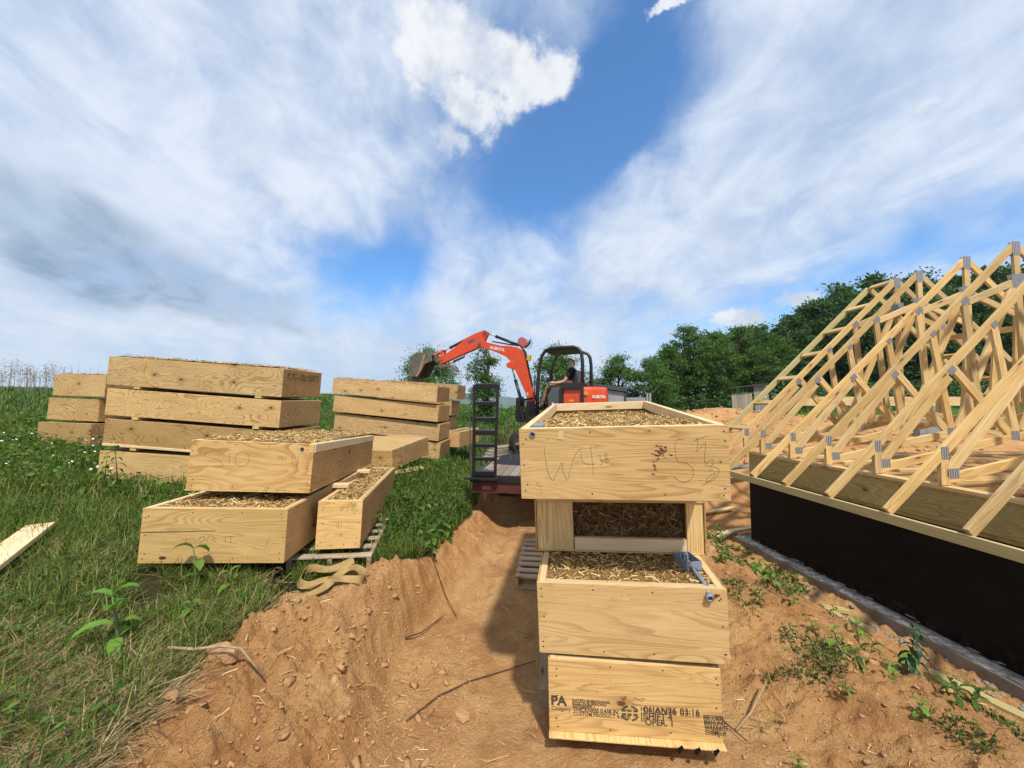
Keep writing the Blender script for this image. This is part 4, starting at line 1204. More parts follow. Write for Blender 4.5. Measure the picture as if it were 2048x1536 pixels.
# ---- trusses
M_ = 0.925
def truss(label, s, lean=0.0):
    # local frame: X across the house from the wall face, Y towards the camera, Z up from the deck
    Mx = Matrix((TT, -SS, Vector((0, 0, 1)))).transposed()
    e = empty('roof_truss', HP(0, s, 1.2275), Mx @ Matrix.Rotation(lean, 3, 'X'))
    tag(e, label, 'truss', 'roof trusses set up along the deck')
    z0 = 1.2275
    rz = lambda t: 1.015 + (t + .55) * M_ - z0 - .02         # centre line of the rafter
    bz = lambda t: .046 + t * .20
    D = .089
    c = SPAN / 2
    rd = random.Random(label)
    def mem(nm, a, b, th, mat='pine', d=D, flip=False):
        for f in ((False, True) if flip else (False,)):
            p, q = (a, b) if not f else ((2 * c - a[0], a[1]), (2 * c - b[0], b[1]))
            lumber(nm, (p[0], 0, p[1]), (q[0], 0, q[1]), d, th, mat, e, (0, 0, 1) if abs(p[0] - q[0]) > .02 else (1, 0, 0))
    mem('top_chord', (-.55, rz(-.55)), (c - .018, rz(c - .018)), .0380, 'pine', D, True)
    mem('bottom_chord', (.03, bz(.03)), (c - .012, bz(c - .012)), .0372, 'pine', D, True)
    mem('heel_post', (.045, .004), (.045, rz(.045) - .03), .0388, 'pine', .085, True)
    j1, j2, j3 = 1.0, 1.58, 2.07
    mem('slider', (.10, bz(.10) + .06), (j1 - .02, rz(j1 - .02) - .10), .0366, 'pine', D, False)
    mem('web', (j1 + .04, rz(j1 + .04) - .06), (1.70, bz(1.70) + .03), .0360, 'pine', .089, True)
    mem('web', (j2, rz(j2) - .05), (1.76, bz(1.76) + .02), .0364, 'pine', .089, True)
    mem('web', (j3, rz(j3) - .05), (2.20, bz(2.20) + .02), .0362, 'pine', .089, True)
    kp = rz(c) - .50
    mem('collar', (j3 + .05, rz(j3) - .06), (c - .05, kp - .02), .0370, 'pine', D, True)
    mem('web', (c - .08, kp - .08), (1.86, bz(1.86) + .04), .0354, 'pine', .089, False)
    mem('king_post', (c, bz(c)), (c, rz(c) + .02), .0376, 'pine', .089)
    def plate(t, z, w_, h_, ang=0.0):
        for yy in (-.0206, .0206):
            M = Matrix.Translation((t, yy, z)) @ Matrix.Rotation(R(90), 4, 'X') @ Matrix.Rotation(ang, 4, 'Z')
            add('gusset_plate', boxmesh(w_, h_, .0018, 'plate', .0004), 'plate', e, M)
    th = math.atan(M_)
    for f in (0, 1):
        X = lambda t: t if not f else 2 * c - t
        A = lambda a: a if not f else -a
        plate(X(.05), rz(.05) - .015, .075, .12, 0)
        plate(X(.13), bz(.13) + .045, .11, .09, A(.05))
        plate(X(j1), rz(j1) - .045, .10, .08, A(th + R(0)))
        plate(X(j2), rz(j2) - .045, .085, .07, A(th))
        plate(X(j3), rz(j3) - .045, .12, .085, A(th))
        plate(X(1.74), bz(1.74) + .02, .10, .10, 0)
    plate(c, rz(c) - .055, .12, .19, 0)
    plate(c, kp, .20, .18, R(6))
    return e
ordn = ['gable-end', 'second', 'third', 'fourth', 'fifth', 'sixth', 'seventh', 'eighth']
for i, s in enumerate((-.12, .27, .85, 1.43, 2.04, 2.66, 3.27, 3.88)):
    lab = 'roof truss at the far gable end, carrying the ladder of rungs' if i == 0 else '%s roof truss counted from the far gable, pine with steel plates' % ordn[i]
    truss(lab, s, R(random.Random(i).uniform(-.6, .6)))
# fly rafter and lookouts of the gable overhang
gl = empty('gable_ladder', HP(0, -.58, 1.2275), Matrix((TT, -SS, Vector((0, 0, 1)))).transposed())
tag(gl, 'gable overhang ladder of a sloping rafter with short rungs', 'gable ladder')
rz = lambda t: 1.015 + (t + .55) * M_ - 1.2275 - .02
lumber('fly_rafter', (-.62, 0, rz(-.62)), (SPAN / 2 - .02, 0, rz(SPAN / 2 - .02)), .089, .038, 'treated_pale', gl)
lumber('fly_rafter', (SPAN + .6, 0, rz(-.60)), (SPAN / 2 + .02, 0, rz(SPAN / 2 - .02)), .089, .038, 'treated_pale', gl)
nrm = Vector((-math.sin(math.atan(M_)), 0, math.cos(math.atan(M_))))
for k in range(7):
    t = .10 + k * .463
    for f in (0, 1):
        if f and k == 6: continue
        tt = t if not f else SPAN - t
        n2 = nrm if not f else Vector((-nrm.x, 0, nrm.z))
        zz = rz(min(t, SPAN / 2)) + .002
        lumber('lookout', (tt, -.021, zz), (tt, -.437, zz), .037, .086, 'pine', gl, tuple(n2))
ba = loose('long treated batten nailed along the rafter tails', HP(-.545, -.62, .935), HP(-.545, LEN - 1.2, .935), .089, .038, 'treated_pale', (0, 0, 1), 'eave_batten', 'batten')
# lateral runner tying the webs together on the far slope
loose('lateral brace running through the far side of the trusses', HP(SPAN - 1.5, -.5, 2.62), HP(SPAN - 1.5, 4.4, 2.62), .14, .038, 'treated', (0, 0, 1), 'lateral_brace', 'brace')
loose('second lateral brace running high along the far slope', HP(SPAN - 2.0, -.4, 3.15), HP(SPAN - 2.0, 4.4, 3.15), .089, .038, 'pine', (0, 0, 1), 'lateral_brace', 'brace')

# second deck further back with a block pier
pier = empty('block_pier', (12.1, 11.2, 0.95))
tag(pier, 'grey concrete block pier seen through the trusses', 'pier')
for i in range(5):
    for j in range(2):
        if i % 2 == 0:
            lumber('block', (-.395 + j * .4, 0, .1 + i * .2), (-.005 + j * .4, 0, .1 + i * .2), .19, .19, 'block', pier)
        else:
            lumber('block', (-.195 + j * .4, 0, .1 + i * .2), (.195 + j * .4, 0, .1 + i * .2), .19, .19, 'block', pier) if j == 0 else (lumber('block', (-.395, 0, .1 + i * .2), (-.205, 0, .1 + i * .2), .19, .19, 'block', pier), lumber('block', (.205, 0, .1 + i * .2), (.395, 0, .1 + i * .2), .19, .19, 'block', pier))
loose('long rim beam resting on the block pier behind the house', (8.2, 11.0, 2.08), (14.6, 11.4, 2.08), .26, .045, 'pine', (0, 0, 1), 'rim_beam', 'beam')
loose('white foam sheet lying on the ground behind the trusses', (8.6, 10.2, 1.62), (10.6, 10.4, 1.62), .6, .03, 'white', (0, 1, 0), 'foam_sheet', 'sheet')
loose('long grey plank leaning flat behind the house corner', (3.9, 8.3, .55), (6.6, 8.8, .75), .2, .04, 'grey_wood', (0, 1, 0.1), 'loose_board')

# offcuts by the footing and white scraps behind the stack
def gz(x, y, d=0.0): return hz_at(x, y) + d
loose('upper of two short yellow-green offcuts beside the footing', (3.33, 4.26, gz(3.33, 4.26, .03)), (3.64, 4.30, gz(3.64, 4.30, .03)), .088, .038, 'treated_pale', (-.1, 1, 0), 'lumber_offcut', 'offcut', 'offcuts by the footing')
loose('lower of two short yellow-green offcuts beside the footing', (3.20, 4.06, gz(3.20, 4.06, .04)), (3.48, 3.88, gz(3.48, 3.88, .04)), .088, .038, 'treated_pale', (.5, 1, 0), 'lumber_offcut', 'offcut', 'offcuts by the footing')
loose('long yellow-green treated strip lying along the footing', (3.50, 3.36, gz(3.50, 3.36, .03)), (3.86, 2.55, gz(3.86, 2.55, .03)), .088, .038, 'treated_pale', (1, .4, 0), 'lumber_offcut', 'offcut', 'offcuts by the footing')
for i, (a, b, lab) in enumerate([((3.55, 6.75), (4.3, 6.95), 'upper white scrap board behind the stack by the house corner'), ((3.35, 6.35), (3.8, 6.75), 'lower slanting white scrap board behind the stack'),
                                 ((3.45, 7.6), (4.4, 7.75), 'white scrap board farthest behind the stack')]):
    loose(lab, (*a, gz(*a, .06)), (*b, gz(*b, .10)), .09, .03, 'pine_pale', (0, 1, .1), 'scrap_board', 'board', 'white scraps behind the stack')

# ------------------------------------------------------------------ trailer
tr = empty('equipment_trailer', (-.62, 6.10, 0), Matrix.Rotation(R(-8), 3, 'Z'))
tag(tr, 'flatbed trailer with grey plank deck and an upright black ramp', 'trailer')
TWD, TLN, TZ = 2.05, 5.6, .86
nb = 15
for k in range(nb):
    w_ = TWD / nb
    lumber('deck_board', ((k + .5) * w_, .07, TZ - .02), ((k + .5) * w_, TLN, TZ - .02), w_ - .008, .038, 'deck_wood', tr, (1, 0, 0))
MB().box((TWD / 2, .035, TZ - .03), (TWD + .08, .06, .11)).build('rear_beam', 'black', tr, bevel=.006)
MB().box((TWD / 2, .055, TZ - .17), (TWD + .02, .05, .16)).build('tail_panel', 'red', tr, bevel=.006)
for k in range(3):
    MB().box((.22 + k * .8, .028, TZ - .17), (.14, .006, .06)).build('tail_light', 'pink', tr)
for sx in (-.035, TWD + .035):
    MB().box((sx, TLN / 2, TZ - .05), (.05, TLN - .14, .10)).build('side_rail', 'black', tr, bevel=.006)
    MB().box((sx * .8 + (.1 if sx < 0 else -.0), TLN / 2, TZ - .19), (.08, TLN - .2, .16)).build('frame_rail', 'red', tr, bevel=.006)
for y in (2.6, 3.5):
    for sx in (.05, TWD - .05):
        wh = MB().tube([(sx - .1, y, .36), (sx + .1, y, .36)], .36, 24).build('wheel', 'rubber', tr, False, bevel=.03)
        MB().tube([(sx - .105, y, .36), (sx + .105, y, .36)], .19, 16).build('rim', 'steel', wh)
MB().tube([(TWD / 2, TLN, TZ - .2), (TWD / 2, TLN + 1.2, TZ - .25)], .05, 8).build('draw_bar', 'black', tr)
# ramp: two rails and seven flat rungs, standing upright on its hinge
rp = MB()
tp = lambda x: x
for (xb, xt) in ((.02, .05), (.36, .42)):
    rp.tube([(xb, .0, TZ - .02), (xt, -.10, TZ + 1.44)], .030, 4)
ramp = rp.build('ramp', 'black', tr)
for k in range(7):
    u = [.045, .20, .345, .485, .63, .80, .985][k]
    z = TZ + 1.44 * u - .0
    xa, xb = lerp(.02, .05, u), lerp(.36, .42, u)
    yy = lerp(0, -.10, u)
    MB().box(((xa + xb) / 2, yy, z), (xb - xa - .02, .075, .072 if k in (0, 3, 6) else .05), Matrix.Rotation(R(8), 3, 'X')).build('ramp_rung', 'black', ramp, bevel=.004)
MB().box((.17, -.02, TZ - .015), (.50, .14, .035)).build('ramp_foot', 'black', ramp, bevel=.005)
MB().tube([(-.02, -.02, TZ + .0), (-.03, -.06, TZ + .9)], .012, 6).build('ramp_spring', 'steel', ramp)

# load lying on the trailer
def blanket(name, label, c, L, Wd, H, mat, seed, cat):
    X, Y = np.meshgrid(np.linspace(-L / 2, L / 2, 34), np.linspace(-Wd / 2, Wd / 2, 22), indexing='ij')
    d = np.maximum(np.abs(X) / (L / 2), np.abs(Y) / (Wd / 2))
    Z = H * (1 - sst(.55, 1.0, d)) * (.75 + .9 * fbm(X * 3 + seed, Y * 3, 3, 2)) + .04 * fbm(X * 14, Y * 14 + seed, 3, 3) * (1 - sst(.9, 1, d))
    q = np.arange(X.size).reshape(X.shape)
    Fq = np.stack([q[:-1, :-1], q[1:, :-1], q[1:, 1:], q[:-1, 1:]], -1).reshape(-1, 4)
    o = add(name, fastmesh(name, np.stack([X, Y, Z], -1).reshape(-1, 3), Fq, True), mat)
    o.matrix_world = Matrix.Translation(c) @ Matrix.Rotation(R(-20), 4, 'Z')
    tag(o, label, cat)
blanket('tarpaulin', 'crumpled black plastic sheet on the trailer deck', (0.12, 7.75, TZ + .005), 0.7, 1.0, .20, 'tarp', 3, 'tarpaulin')
pr = ring(MB(), (0.20, 8.75, TZ + .28), (0.1, -1, .02), .27, .22, .8, 20).build('corrugated_pipe', 'rubber', None, True)
tag(pr, 'dark round pipe end poking out beside the top panel', 'pipe')
for k in range(4):
    loose(['lowest', 'second', 'third', 'top'][k] + ' grey board of the scrap pile behind the ramp', (-.55 + .03 * k, 8.1 + .12 * k, TZ + .03 + .05 * k), (.3, 9.4 - .1 * k, TZ + .05 + .05 * k), .16, .035, 'grey_wood', (1, .3, 0), 'scrap_board', 'board', 'boards on the trailer')

# ------------------------------------------------------------------ excavator
ang = math.atan2(.382, -.924)
ex = empty('mini_excavator', (1.48, 10.3, TZ + .005), Matrix.Rotation(ang, 3, 'Z'))
tag(ex, 'orange mini excavator with raised boom and black roll bar canopy', 'excavator')
# undercarriage (tracks run along the trailer)
ur = Matrix.Rotation(R(-8 + 90) - ang, 3, 'Z')
for s in (-1, 1):
    prof = [(math.cos(R(a)) * .25 + (.72 if abs(a) <= 90 else -.72), math.sin(R(a)) * .25 + .255) for a in list(range(-90, 91, 15)) + list(range(91, 271, 15))]
    tk = MB().prism(prof, s * .62 - .16, s * .62 + .16)
    tk.v = [tuple(ur @ Vector(p)) for p in tk.v]
    to = tk.build('track', 'rubber', ex, bevel=.012)
    gr_ = MB()
    for k in range(26):
        x_ = -.72 + 1.44 * k / 25
        for zz in (.012, .498):
            gr_.box(ur @ Vector((x_, s * .62, zz)), (.028, .30, .018), ur)
    gr_.build('track_lugs', 'rubber', to)
    for k in range(5):
        MB().tube([ur @ Vector((-.72 + .36 * k, s * .80, .25)), ur @ Vector((-.72 + .36 * k, s * .78, .25))], .15 if k in (0, 4) else .08, 14).build('roller', 'steel', to)
fr_ = MB().box(ur @ Vector((0, 0, .34)), (1.1, .94, .22), ur); fr_.build('track_frame', 'orange', ex, bevel=.015)
bl = MB()
bl.prism([(1.18, .06), (1.24, .05), (1.20, .2), (1.24, .40), (1.18, .40), (1.14, .22)], -.78, .78)
bl.box((1.0, -.4, .26), (.4, .09, .1)); bl.box((1.0, .4, .26), (.4, .09, .1))
bl.v = [tuple(ur @ Vector((-p[0], p[1], p[2]))) for p in bl.v]
bl.build('dozer_blade', 'orange', ex)
MB().tube([(0, 0, .44), (0, 0, .58)], .42, 24).build('swing_bearing', 'black', ex)
# upper body
MB().prism([(.85, .58), (.92, .66), (.88, .80), (.2, .82), (-.3, .80), (-.95, .70), (-.98, .58)], -.68, .68).build('floor_plate', 'black', ex, bevel=.02)
cw = MB()
out = []
for k in range(13):
    a = R(-90 + 180 * k / 12)
    out.append((-.45 - .62 * math.cos(a), .70 * math.sin(a)))
poly = [(-.08, -.70)] + out + [(-.08, .70)]
n = len(poly)
pts = []
for z, sc in ((.74, .98), (.9, 1.0), (1.35, 1.0), (1.50, .97), (1.56, .90)):
    pts += [(-.45 + (x_ + .45) * sc if x_ < -.45 else x_, y_ * sc, z) for x_, y_ in poly]
fs = [(j * n + i, j * n + (i + 1) % n, (j + 1) * n + (i + 1) % n, (j + 1) * n + i) for j in range(4) for i in range(n)] + [tuple(range(n)), tuple(range(4 * n, 5 * n))[::-1]]
cw.poly(pts, fs)
body = cw.build('engine_cover', 'orange', ex, False, bevel=.008)
t_ = textpart(body, 'KUBOTA', 0, 0, .10, 'white', 0, .003, 1.0, 'lettering', 'CENTER')
t_.matrix_local = Matrix.Translation((-.92, .475, 1.28)) @ Matrix.Rotation(R(228), 4, 'Z') @ Matrix.Rotation(R(90), 4, 'X')
MB().box((-.62, .703, 1.40), (.13, .004, .085)).build('warning_label', 'yellow', body)
MB().box((-.28, .703, 1.22), (.11, .004, .05)).build('warning_label', 'yellow', body)
MB().prism([(.30, .82), (.34, 1.35), (.22, 1.54), (-.06, 1.56), (-.07, .82)], .36, .705).build('side_cover', 'seat', ex, bevel=.02)
MB().box((.20, .709, 1.12), (.035, .004, .11)).build('warning_label', 'white', ex)
MB().prism([(.30, .82), (.34, 1.30), (.22, 1.48), (-.06, 1.5), (-.07, .82)], -.705, -.36).build('side_cover', 'seat', ex, bevel=.02)
MB().prism([(-.32, 1.40), (.22, 1.36), (.24, 1.46), (.15, 1.50), (-.20, 1.50), (-.28, 1.95), (-.36, 2.02), (-.43, 1.98), (-.38, 1.48)], -.25, .25).build('seat', 'seat', ex, bevel=.03)
# roll-over canopy
def hoop(b, off):
    p = [(.66 + off, b, .80), (.655 + off, b, 1.5), (.60 + off, b, 2.10), (.53 + off, b, 2.38), (.43 + off, b, 2.52), (.28 + off, b, 2.575), (-.30 + off, b, 2.575), (-.44 + off, b, 2.53), (-.51 + off, b, 2.42), (-.535 + off, b, 2.2), (-.54 + off, b, .9)]
    return MB().tube(p, .045, 10)
hoop(.56, 0).build('canopy_hoop', 'black', ex, True)
hoop(-.56, 0).build('canopy_hoop', 'black', ex, True)
MB().prism([(.42, 2.50), (.30, 2.555), (-.32, 2.555), (-.46, 2.50), (-.46, 2.48), (-.30, 2.53), (.28, 2.53), (.42, 2.47)], -.54, .54).build('canopy_roof', 'black', ex)
MB().tube([(-.54, -.54, 1.62), (-.54, .54, 1.62)], .03, 8).build('canopy_bar', 'black', ex, True)
MB().tube([(.60, -.54, 2.1), (.60, .54, 2.1)], .02, 8).build('canopy_bar', 'black', ex, True)
gd = MB()
gd.box((-.30, .735, 1.585), (.55, .06, .15)); gd.box((-.035, .735, 1.25), (.07, .055, .62)); gd.box((-.56, .735, 1.25), (.07, .055, .62))
gd.build('guard_frame', 'black', ex, bevel=.01)
# levers and display
for yb in (-.32, .32):
    c_ = MB().box((.28, yb, 1.53), (.34, .10, .09)).build('arm_console', 'black', ex, bevel=.015)
    MB().tube([(.40, yb, 1.55), (.43, yb, 1.68)], .018, 8).build('joystick', 'black', c_)
MB().box((.46, -.2, 1.72), (.05, .14, .10)).build('display', 'white', ex, bevel=.008)
MB().tube([(.62, .2, .82), (.60, .2, 1.2), (.56, .2, 1.35)], .014, 6).build('travel_lever', 'black', ex)
MB().tube([(.62, .1, .82), (.60, .1, 1.2), (.56, .1, 1.35)], .014, 6).build('travel_lever', 'black', ex)
MB().tube([(.75, .5, .85), (.76, .5, 1.35), (.74, .5, 2.0)], .012, 6).build('hand_rail', 'black', ex)
# swing bracket
MB().prism([(.80, .52), (1.12, .50), (1.18, .9), (1.10, 1.22), (.90, 1.22), (.82, .9)], -.14, .14).build('swing_bracket', 'black', ex, bevel=.015)
# boom, arm and their cylinders
boom_o = [(1.06, 1.10), (.95, 1.06), (.86, 1.13), (.94, 1.47), (1.02, 1.72), (1.20, 2.50), (1.27, 2.64), (1.42, 2.73), (1.62, 2.78), (1.94, 2.81), (2.42, 2.95), (2.55, 3.02), (2.66, 2.98), (2.67, 2.86), (2.54, 2.80), (2.08, 2.63), (1.76, 2.48), (1.60, 2.33), (1.39, 1.91), (1.18, 1.47)]
boom = MB().prism(boom_o, -.085, .085).build('boom', 'orange', ex, bevel=.012)
t_ = textpart(boom, 'KUBOTA', 0, 0, .115, 'white', 0, .0025, 1.05, 'lettering', 'CENTER')
t_.matrix_local = Matrix.Translation((2.03, .0875, 2.685)) @ Matrix.Rotation(R(180), 4, 'Z') @ Matrix.Rotation(R(-13.5), 4, 'Y').inverted() @ Matrix.Rotation(R(90), 4, 'X')
t_ = textpart(boom, '5', 0, 0, .10, 'white', 0, .003, 1.0, 'lettering', 'CENTER')
t_.matrix_local = Matrix.Translation((1.10, .0875, 1.38)) @ Matrix.Rotation(R(180), 4, 'Z') @ Matrix.Rotation(R(90), 4, 'X')
MB().prism([(1.50, 2.10), (1.70, 2.16), (1.74, 2.26), (1.62, 2.34), (1.52, 2.28)], -.12, .12).build('cylinder_bracket', 'orange', boom, bevel=.01)
arm_o = [(2.45, 3.30), (2.36, 3.24), (2.36, 3.16), (2.42, 3.05), (2.50, 2.88), (2.58, 2.80), (2.66, 2.79), (3.05, 2.66), (3.51, 2.50), (3.93, 2.36), (4.03, 2.36), (4.07, 2.44), (4.00, 2.50), (3.85, 2.60), (3.44, 2.85), (3.10, 3.06), (3.04, 3.11), (2.75, 3.22)]
arm = MB().prism(arm_o, -.075, .075).build('arm', 'orange', ex, bevel=.010)
MB().prism([(2.88 + .12 * math.cos(R(a)) , 2.99 + .045 * math.sin(R(a)) - .35 * .12 * math.cos(R(a))) for a in range(0, 360, 30)], -.078, .078).build('arm_recess', 'seat', arm)
for c_ in ((2.60, 2.90), (4.0, 2.43), (2.42, 3.23), (1.0, 1.13)):
    MB().tube([(c_[0], -.13, c_[1]), (c_[0], .13, c_[1])], .045, 12).build('pivot_pin', 'steel', ex)
def cyl(nm, a, b, f, r, y=0.0):
    a, b = Vector((a[0], y, a[1])), Vector((b[0], y, b[1]))
    m_ = a.lerp(b, f)
    o = MB().tube([a, m_], r, 12).build(nm, 'black', ex, True)
    MB().tube([m_, b], r * .5, 10).build('rod', 'chrome', o, True)
    MB().tube([m_ - (b - a).normalized() * .04, m_], r * 1.2, 12).build('gland', 'black', o)
    return o
cyl('arm_cylinder', (1.40, 2.80), (2.40, 3.22), .70, .042)
cyl('bucket_cylinder', (3.02, 3.10), (3.87, 2.76), .74, .038)
cyl('boom_cylinder', (1.28, 1.10), (1.63, 2.25), .62, .045)
cyl('thumb_cylinder', (3.15, 2.55), (3.75, 2.34), .6, .03)
lk = MB()
lk.prism([(3.84, 2.80), (3.91, 2.78), (3.94, 2.48), (3.86, 2.47)], -.10, -.07); lk.prism([(3.84, 2.80), (3.91, 2.78), (3.94, 2.48), (3.86, 2.47)], .07, .10)
lk.build('bucket_link', 'orange', ex)
MB().prism([(3.86, 2.79), (3.90, 2.73), (4.22, 2.60), (4.26, 2.66)], -.06, .06).build('push_link', 'orange', ex)
# bucket: curved shell, side plates, teeth
bo = [(4.12, 2.62), (4.35, 2.70), (4.60, 2.72), (4.78, 2.67), (4.90, 2.54), (4.95, 2.36), (4.95, 2.18), (4.90, 1.98)]
bk = MB()
for i in range(len(bo) - 1):
    a, b = bo[i], bo[i + 1]
    bk.poly([(a[0], -.28, a[1]), (b[0], -.28, b[1]), (b[0], .28, b[1]), (a[0], .28, a[1])], [(0, 1, 2, 3)])
ins = [(4.16, 2.58), (4.36, 2.67), (4.59, 2.69), (4.76, 2.64), (4.87, 2.52), (4.92, 2.36), (4.92, 2.18), (4.88, 1.99)]
for i in range(len(ins) - 1):
    a, b = ins[i], ins[i + 1]
    bk.poly([(a[0], -.28, a[1]), (b[0], -.28, b[1]), (b[0], .28, b[1]), (a[0], .28, a[1])], [(3, 2, 1, 0)])
bucket = bk.build('bucket', 'steel', ex, fix=False)
for s in (-1, 1):
    MB().prism(bo + [(4.62, 1.98), (4.52, 2.10), (4.36, 2.36), (4.10, 2.44)], s * .28 - .012 * s, s * .28 + .012 * s).build('bucket_side', 'steel', bucket)
    MB().tube([(4.36, s * .295, 2.66), (4.44, s * .295, 2.42), (4.56, s * .295, 2.12), (4.66, s * .295, 1.99)], .014, 6).build('side_cutter', 'yellow', bucket)
for k in range(5):
    y_ = -.24 + .12 * k
    MB().prism([(4.87, 2.02), (4.96, 2.02), (4.90, 1.84), (4.87, 1.84)], y_ - .03, y_ + .03).build('tooth', 'steel', bucket)
MB().prism([(4.02, 2.36), (4.14, 2.46), (4.30, 2.62), (4.24, 2.70), (4.06, 2.60), (3.96, 2.46)], -.12, .12).build('bucket_ears', 'steel', bucket, bevel=.01)
MB().prism([(4.05, 2.30), (3.90, 2.34), (3.62, 2.33), (3.45, 2.26), (3.37, 2.12), (3.41, 2.10), (3.52, 2.20), (3.68, 2.25), (3.95, 2.24)], -.10, .10).build('thumb', 'steel', ex, bevel=.01)
# hoses and lamps
for k in range(4):
    y_ = -.06 + .04 * k
    MB().tube([(.84 - .02 * k, y_, 1.0), (.98, y_, 1.55), (1.10 - .01 * k, y_, 2.1), (1.20, y_, 2.60), (1.35, y_, 2.78), (1.7, y_, 2.84), (2.2, y_, 2.95)], .014, 6).build('hose', 'rubber', ex, True)
for k in range(6):
    y_ = -.18 + .07 * k
    MB().tube([(.95, y_, 1.30), (1.22 + .03 * (k % 3), y_, 1.25), (1.34, y_, .98), (1.22, y_, .72), (1.0, y_, .62), (.8, y_, .7)], .016, 6).build('hose', 'rubber', ex, True)
MB().prism([(1.10, 2.78), (1.22, 2.70), (1.40, 2.82), (1.38, 2.96), (1.26, 3.02), (1.14, 2.94)], -.10, .12).build('work_lamp', 'pink', ex, bevel=.02)
MB().tube([(1.06, 0, 2.86), (1.18, 0, 2.88)], .075, 14).build('lamp_lens', 'chrome', ex)
MB().tube([(1.04, .02, 2.98), (.98, .02, 2.85), (1.02, .02, 2.72), (1.12, .02, 2.68)], .008, 6).build('lamp_cable', 'rubber', ex)
MB().box((1.08, .02, 2.42), (.10, .10, .16), Matrix.Rotation(R(-14), 3, 'Y')).build('boom_lamp', 'yellow', ex, bevel=.01)
MB().prism([(1.28, .62), (1.44, .66), (1.42, 1.30), (1.30, 1.34)], -.16, .16).build('front_guard', 'black', ex, bevel=.01)

# ------------------------------------------------------------------ operator
def skinmesh(name, pts, edges, rad, mat, parent, sub=2):
    me = bpy.data.meshes.new(name)
    me.from_pydata([tuple(p) for p in pts], edges, [])
    o = bpy.data.objects.new(name, me); COL.objects.link(o)
    md = o.modifiers.new('skin', 'SKIN'); md.use_smooth_shade = True
    for i, sv in enumerate(me.skin_vertices[0].data):
        r_ = rad[i]
        sv.radius = r_ if isinstance(r_, tuple) else (r_, r_)
        sv.use_root = (i == 0)
    o.modifiers.new('sub', 'SUBSURF').levels = sub
    dg = bpy.context.evaluated_depsgraph_get()
    m2 = bpy.data.meshes.new_from_object(o.evaluated_get(dg))
    bpy.data.objects.remove(o); bpy.data.meshes.remove(me)
    m2.name = name
    m2.polygons.foreach_set('use_smooth', [True] * len(m2.polygons))
    m2.materials.clear()
    return add(name, m2, mat, parent)
pe = empty('person', (1.48, 10.3, TZ + .005), Matrix.Rotation(ang, 3, 'Z'))
tag(pe, 'person in black T-shirt and tan trousers seated at the excavator controls', 'person')
pts = [(-.14, 0, 1.60), (-.15, 0, 1.75), (-.15, 0, 1.92), (-.14, 0, 2.05), (-.12, 0, 2.12),       # pelvis to neck
       (-.115, 0, 2.20), (-.10, 0, 2.28), (-.10, 0, 2.33)]                                            # head
edges = [(i, i + 1) for i in range(7)]
rad = [(.13, .15), (.12, .14), (.13, .16), (.10, .13), .055, (.088, .072), (.092, .074), (.055, .05)]
def chain(start, ps, rs):
    prev = start
    for p, r_ in zip(ps, rs):
        pts.append(p); rad.append(r_); edges.append((prev, len(pts) - 1)); prev = len(pts) - 1
    return prev
for s in (1, -1):
    w_ = chain(3, [(-.14, s * .17, 2.03), (-.08, s * .235, 1.90), (.0, s * .25, 1.74), (.12, s * .255, 1.70), (.27, s * .28, 1.69), (.34, s * .30, 1.695)], [.065, .055, .045, .042, .032, .034])
    for k in range(4):
        yb = s * (.275 + .017 * k)
        chain(w_, [(.375, yb, 1.70), (.405, yb + .002, 1.69), (.412, yb + .004, 1.665)], [.012, .010, .008])
    chain(w_, [(.36, s * .268, 1.70), (.395, s * .268, 1.715)], [.012, .009])
    chain(0, [(-.02, s * .11, 1.59), (.22, s * .14, 1.61), (.46, s * .16, 1.60), (.56, s * .16, 1.40), (.63, s * .16, 1.16), (.66, s * .16, 1.08), (.80, s * .17, 1.05)], [.09, .085, .068, .058, .045, .045, .035])
skinmesh('body', pts, edges, rad, 'skin', pe)
# shirt, trousers, boots, hair
P2 = [(-.14, 0, 1.58), (-.15, 0, 1.75), (-.15, 0, 1.92), (-.14, 0, 2.05), (-.125, 0, 2.095)]
E2 = [(i, i + 1) for i in range(4)]; R2 = [(.15, .18), (.14, .165), (.145, .175), (.115, .14), (.065, .068)]
for s in (1, -1):
    b0 = len(P2); P2 += [(-.14, s * .18, 2.03), (-.09, s * .235, 1.90), (-.05, s * .25, 1.82)]; R2 += [.078, .070, .066]; E2 += [(3, b0), (b0, b0 + 1), (b0 + 1, b0 + 2)]
skinmesh('shirt', P2, E2, R2, 'shirt', pe)
P3 = [(-.14, 0, 1.57), (-.10, 0, 1.62)]; E3 = [(0, 1)]; R3 = [(.14, .17), (.14, .17)]
for s in (1, -1):
    b0 = len(P3); P3 += [(-.02, s * .11, 1.59), (.22, s * .14, 1.61), (.47, s * .16, 1.605), (.56, s * .16, 1.40), (.63, s * .16, 1.16)]; R3 += [.105, .098, .082, .074, .066]
    E3 += [(0, b0)] + [(b0 + k, b0 + k + 1) for k in range(4)]
skinmesh('trousers', P3, E3, R3, 'trouser', pe)
for s in (1, -1):
    skinmesh('boot', [(.63, s * .16, 1.18), (.66, s * .16, 1.07), (.76, s * .165, 1.03), (.87, s * .17, 1.02)], [(0, 1), (1, 2), (2, 3)], [.06, .06, .052, .04], 'boot', pe, 1)
skinmesh('hair', [(-.165, 0, 2.22), (-.155, 0, 2.28), (-.11, 0, 2.325), (-.05, 0, 2.325)], [(0, 1), (1, 2), (2, 3)], [(.045, .05), (.060, .05), (.066, .036), (.05, .02)], 'hair', pe)
MB().tube([(-.02, 0, 2.24), (.005, 0, 2.215), (-.02, 0, 2.20)], [.012, .016, .010], 6).build('nose', 'skin', pe, True)
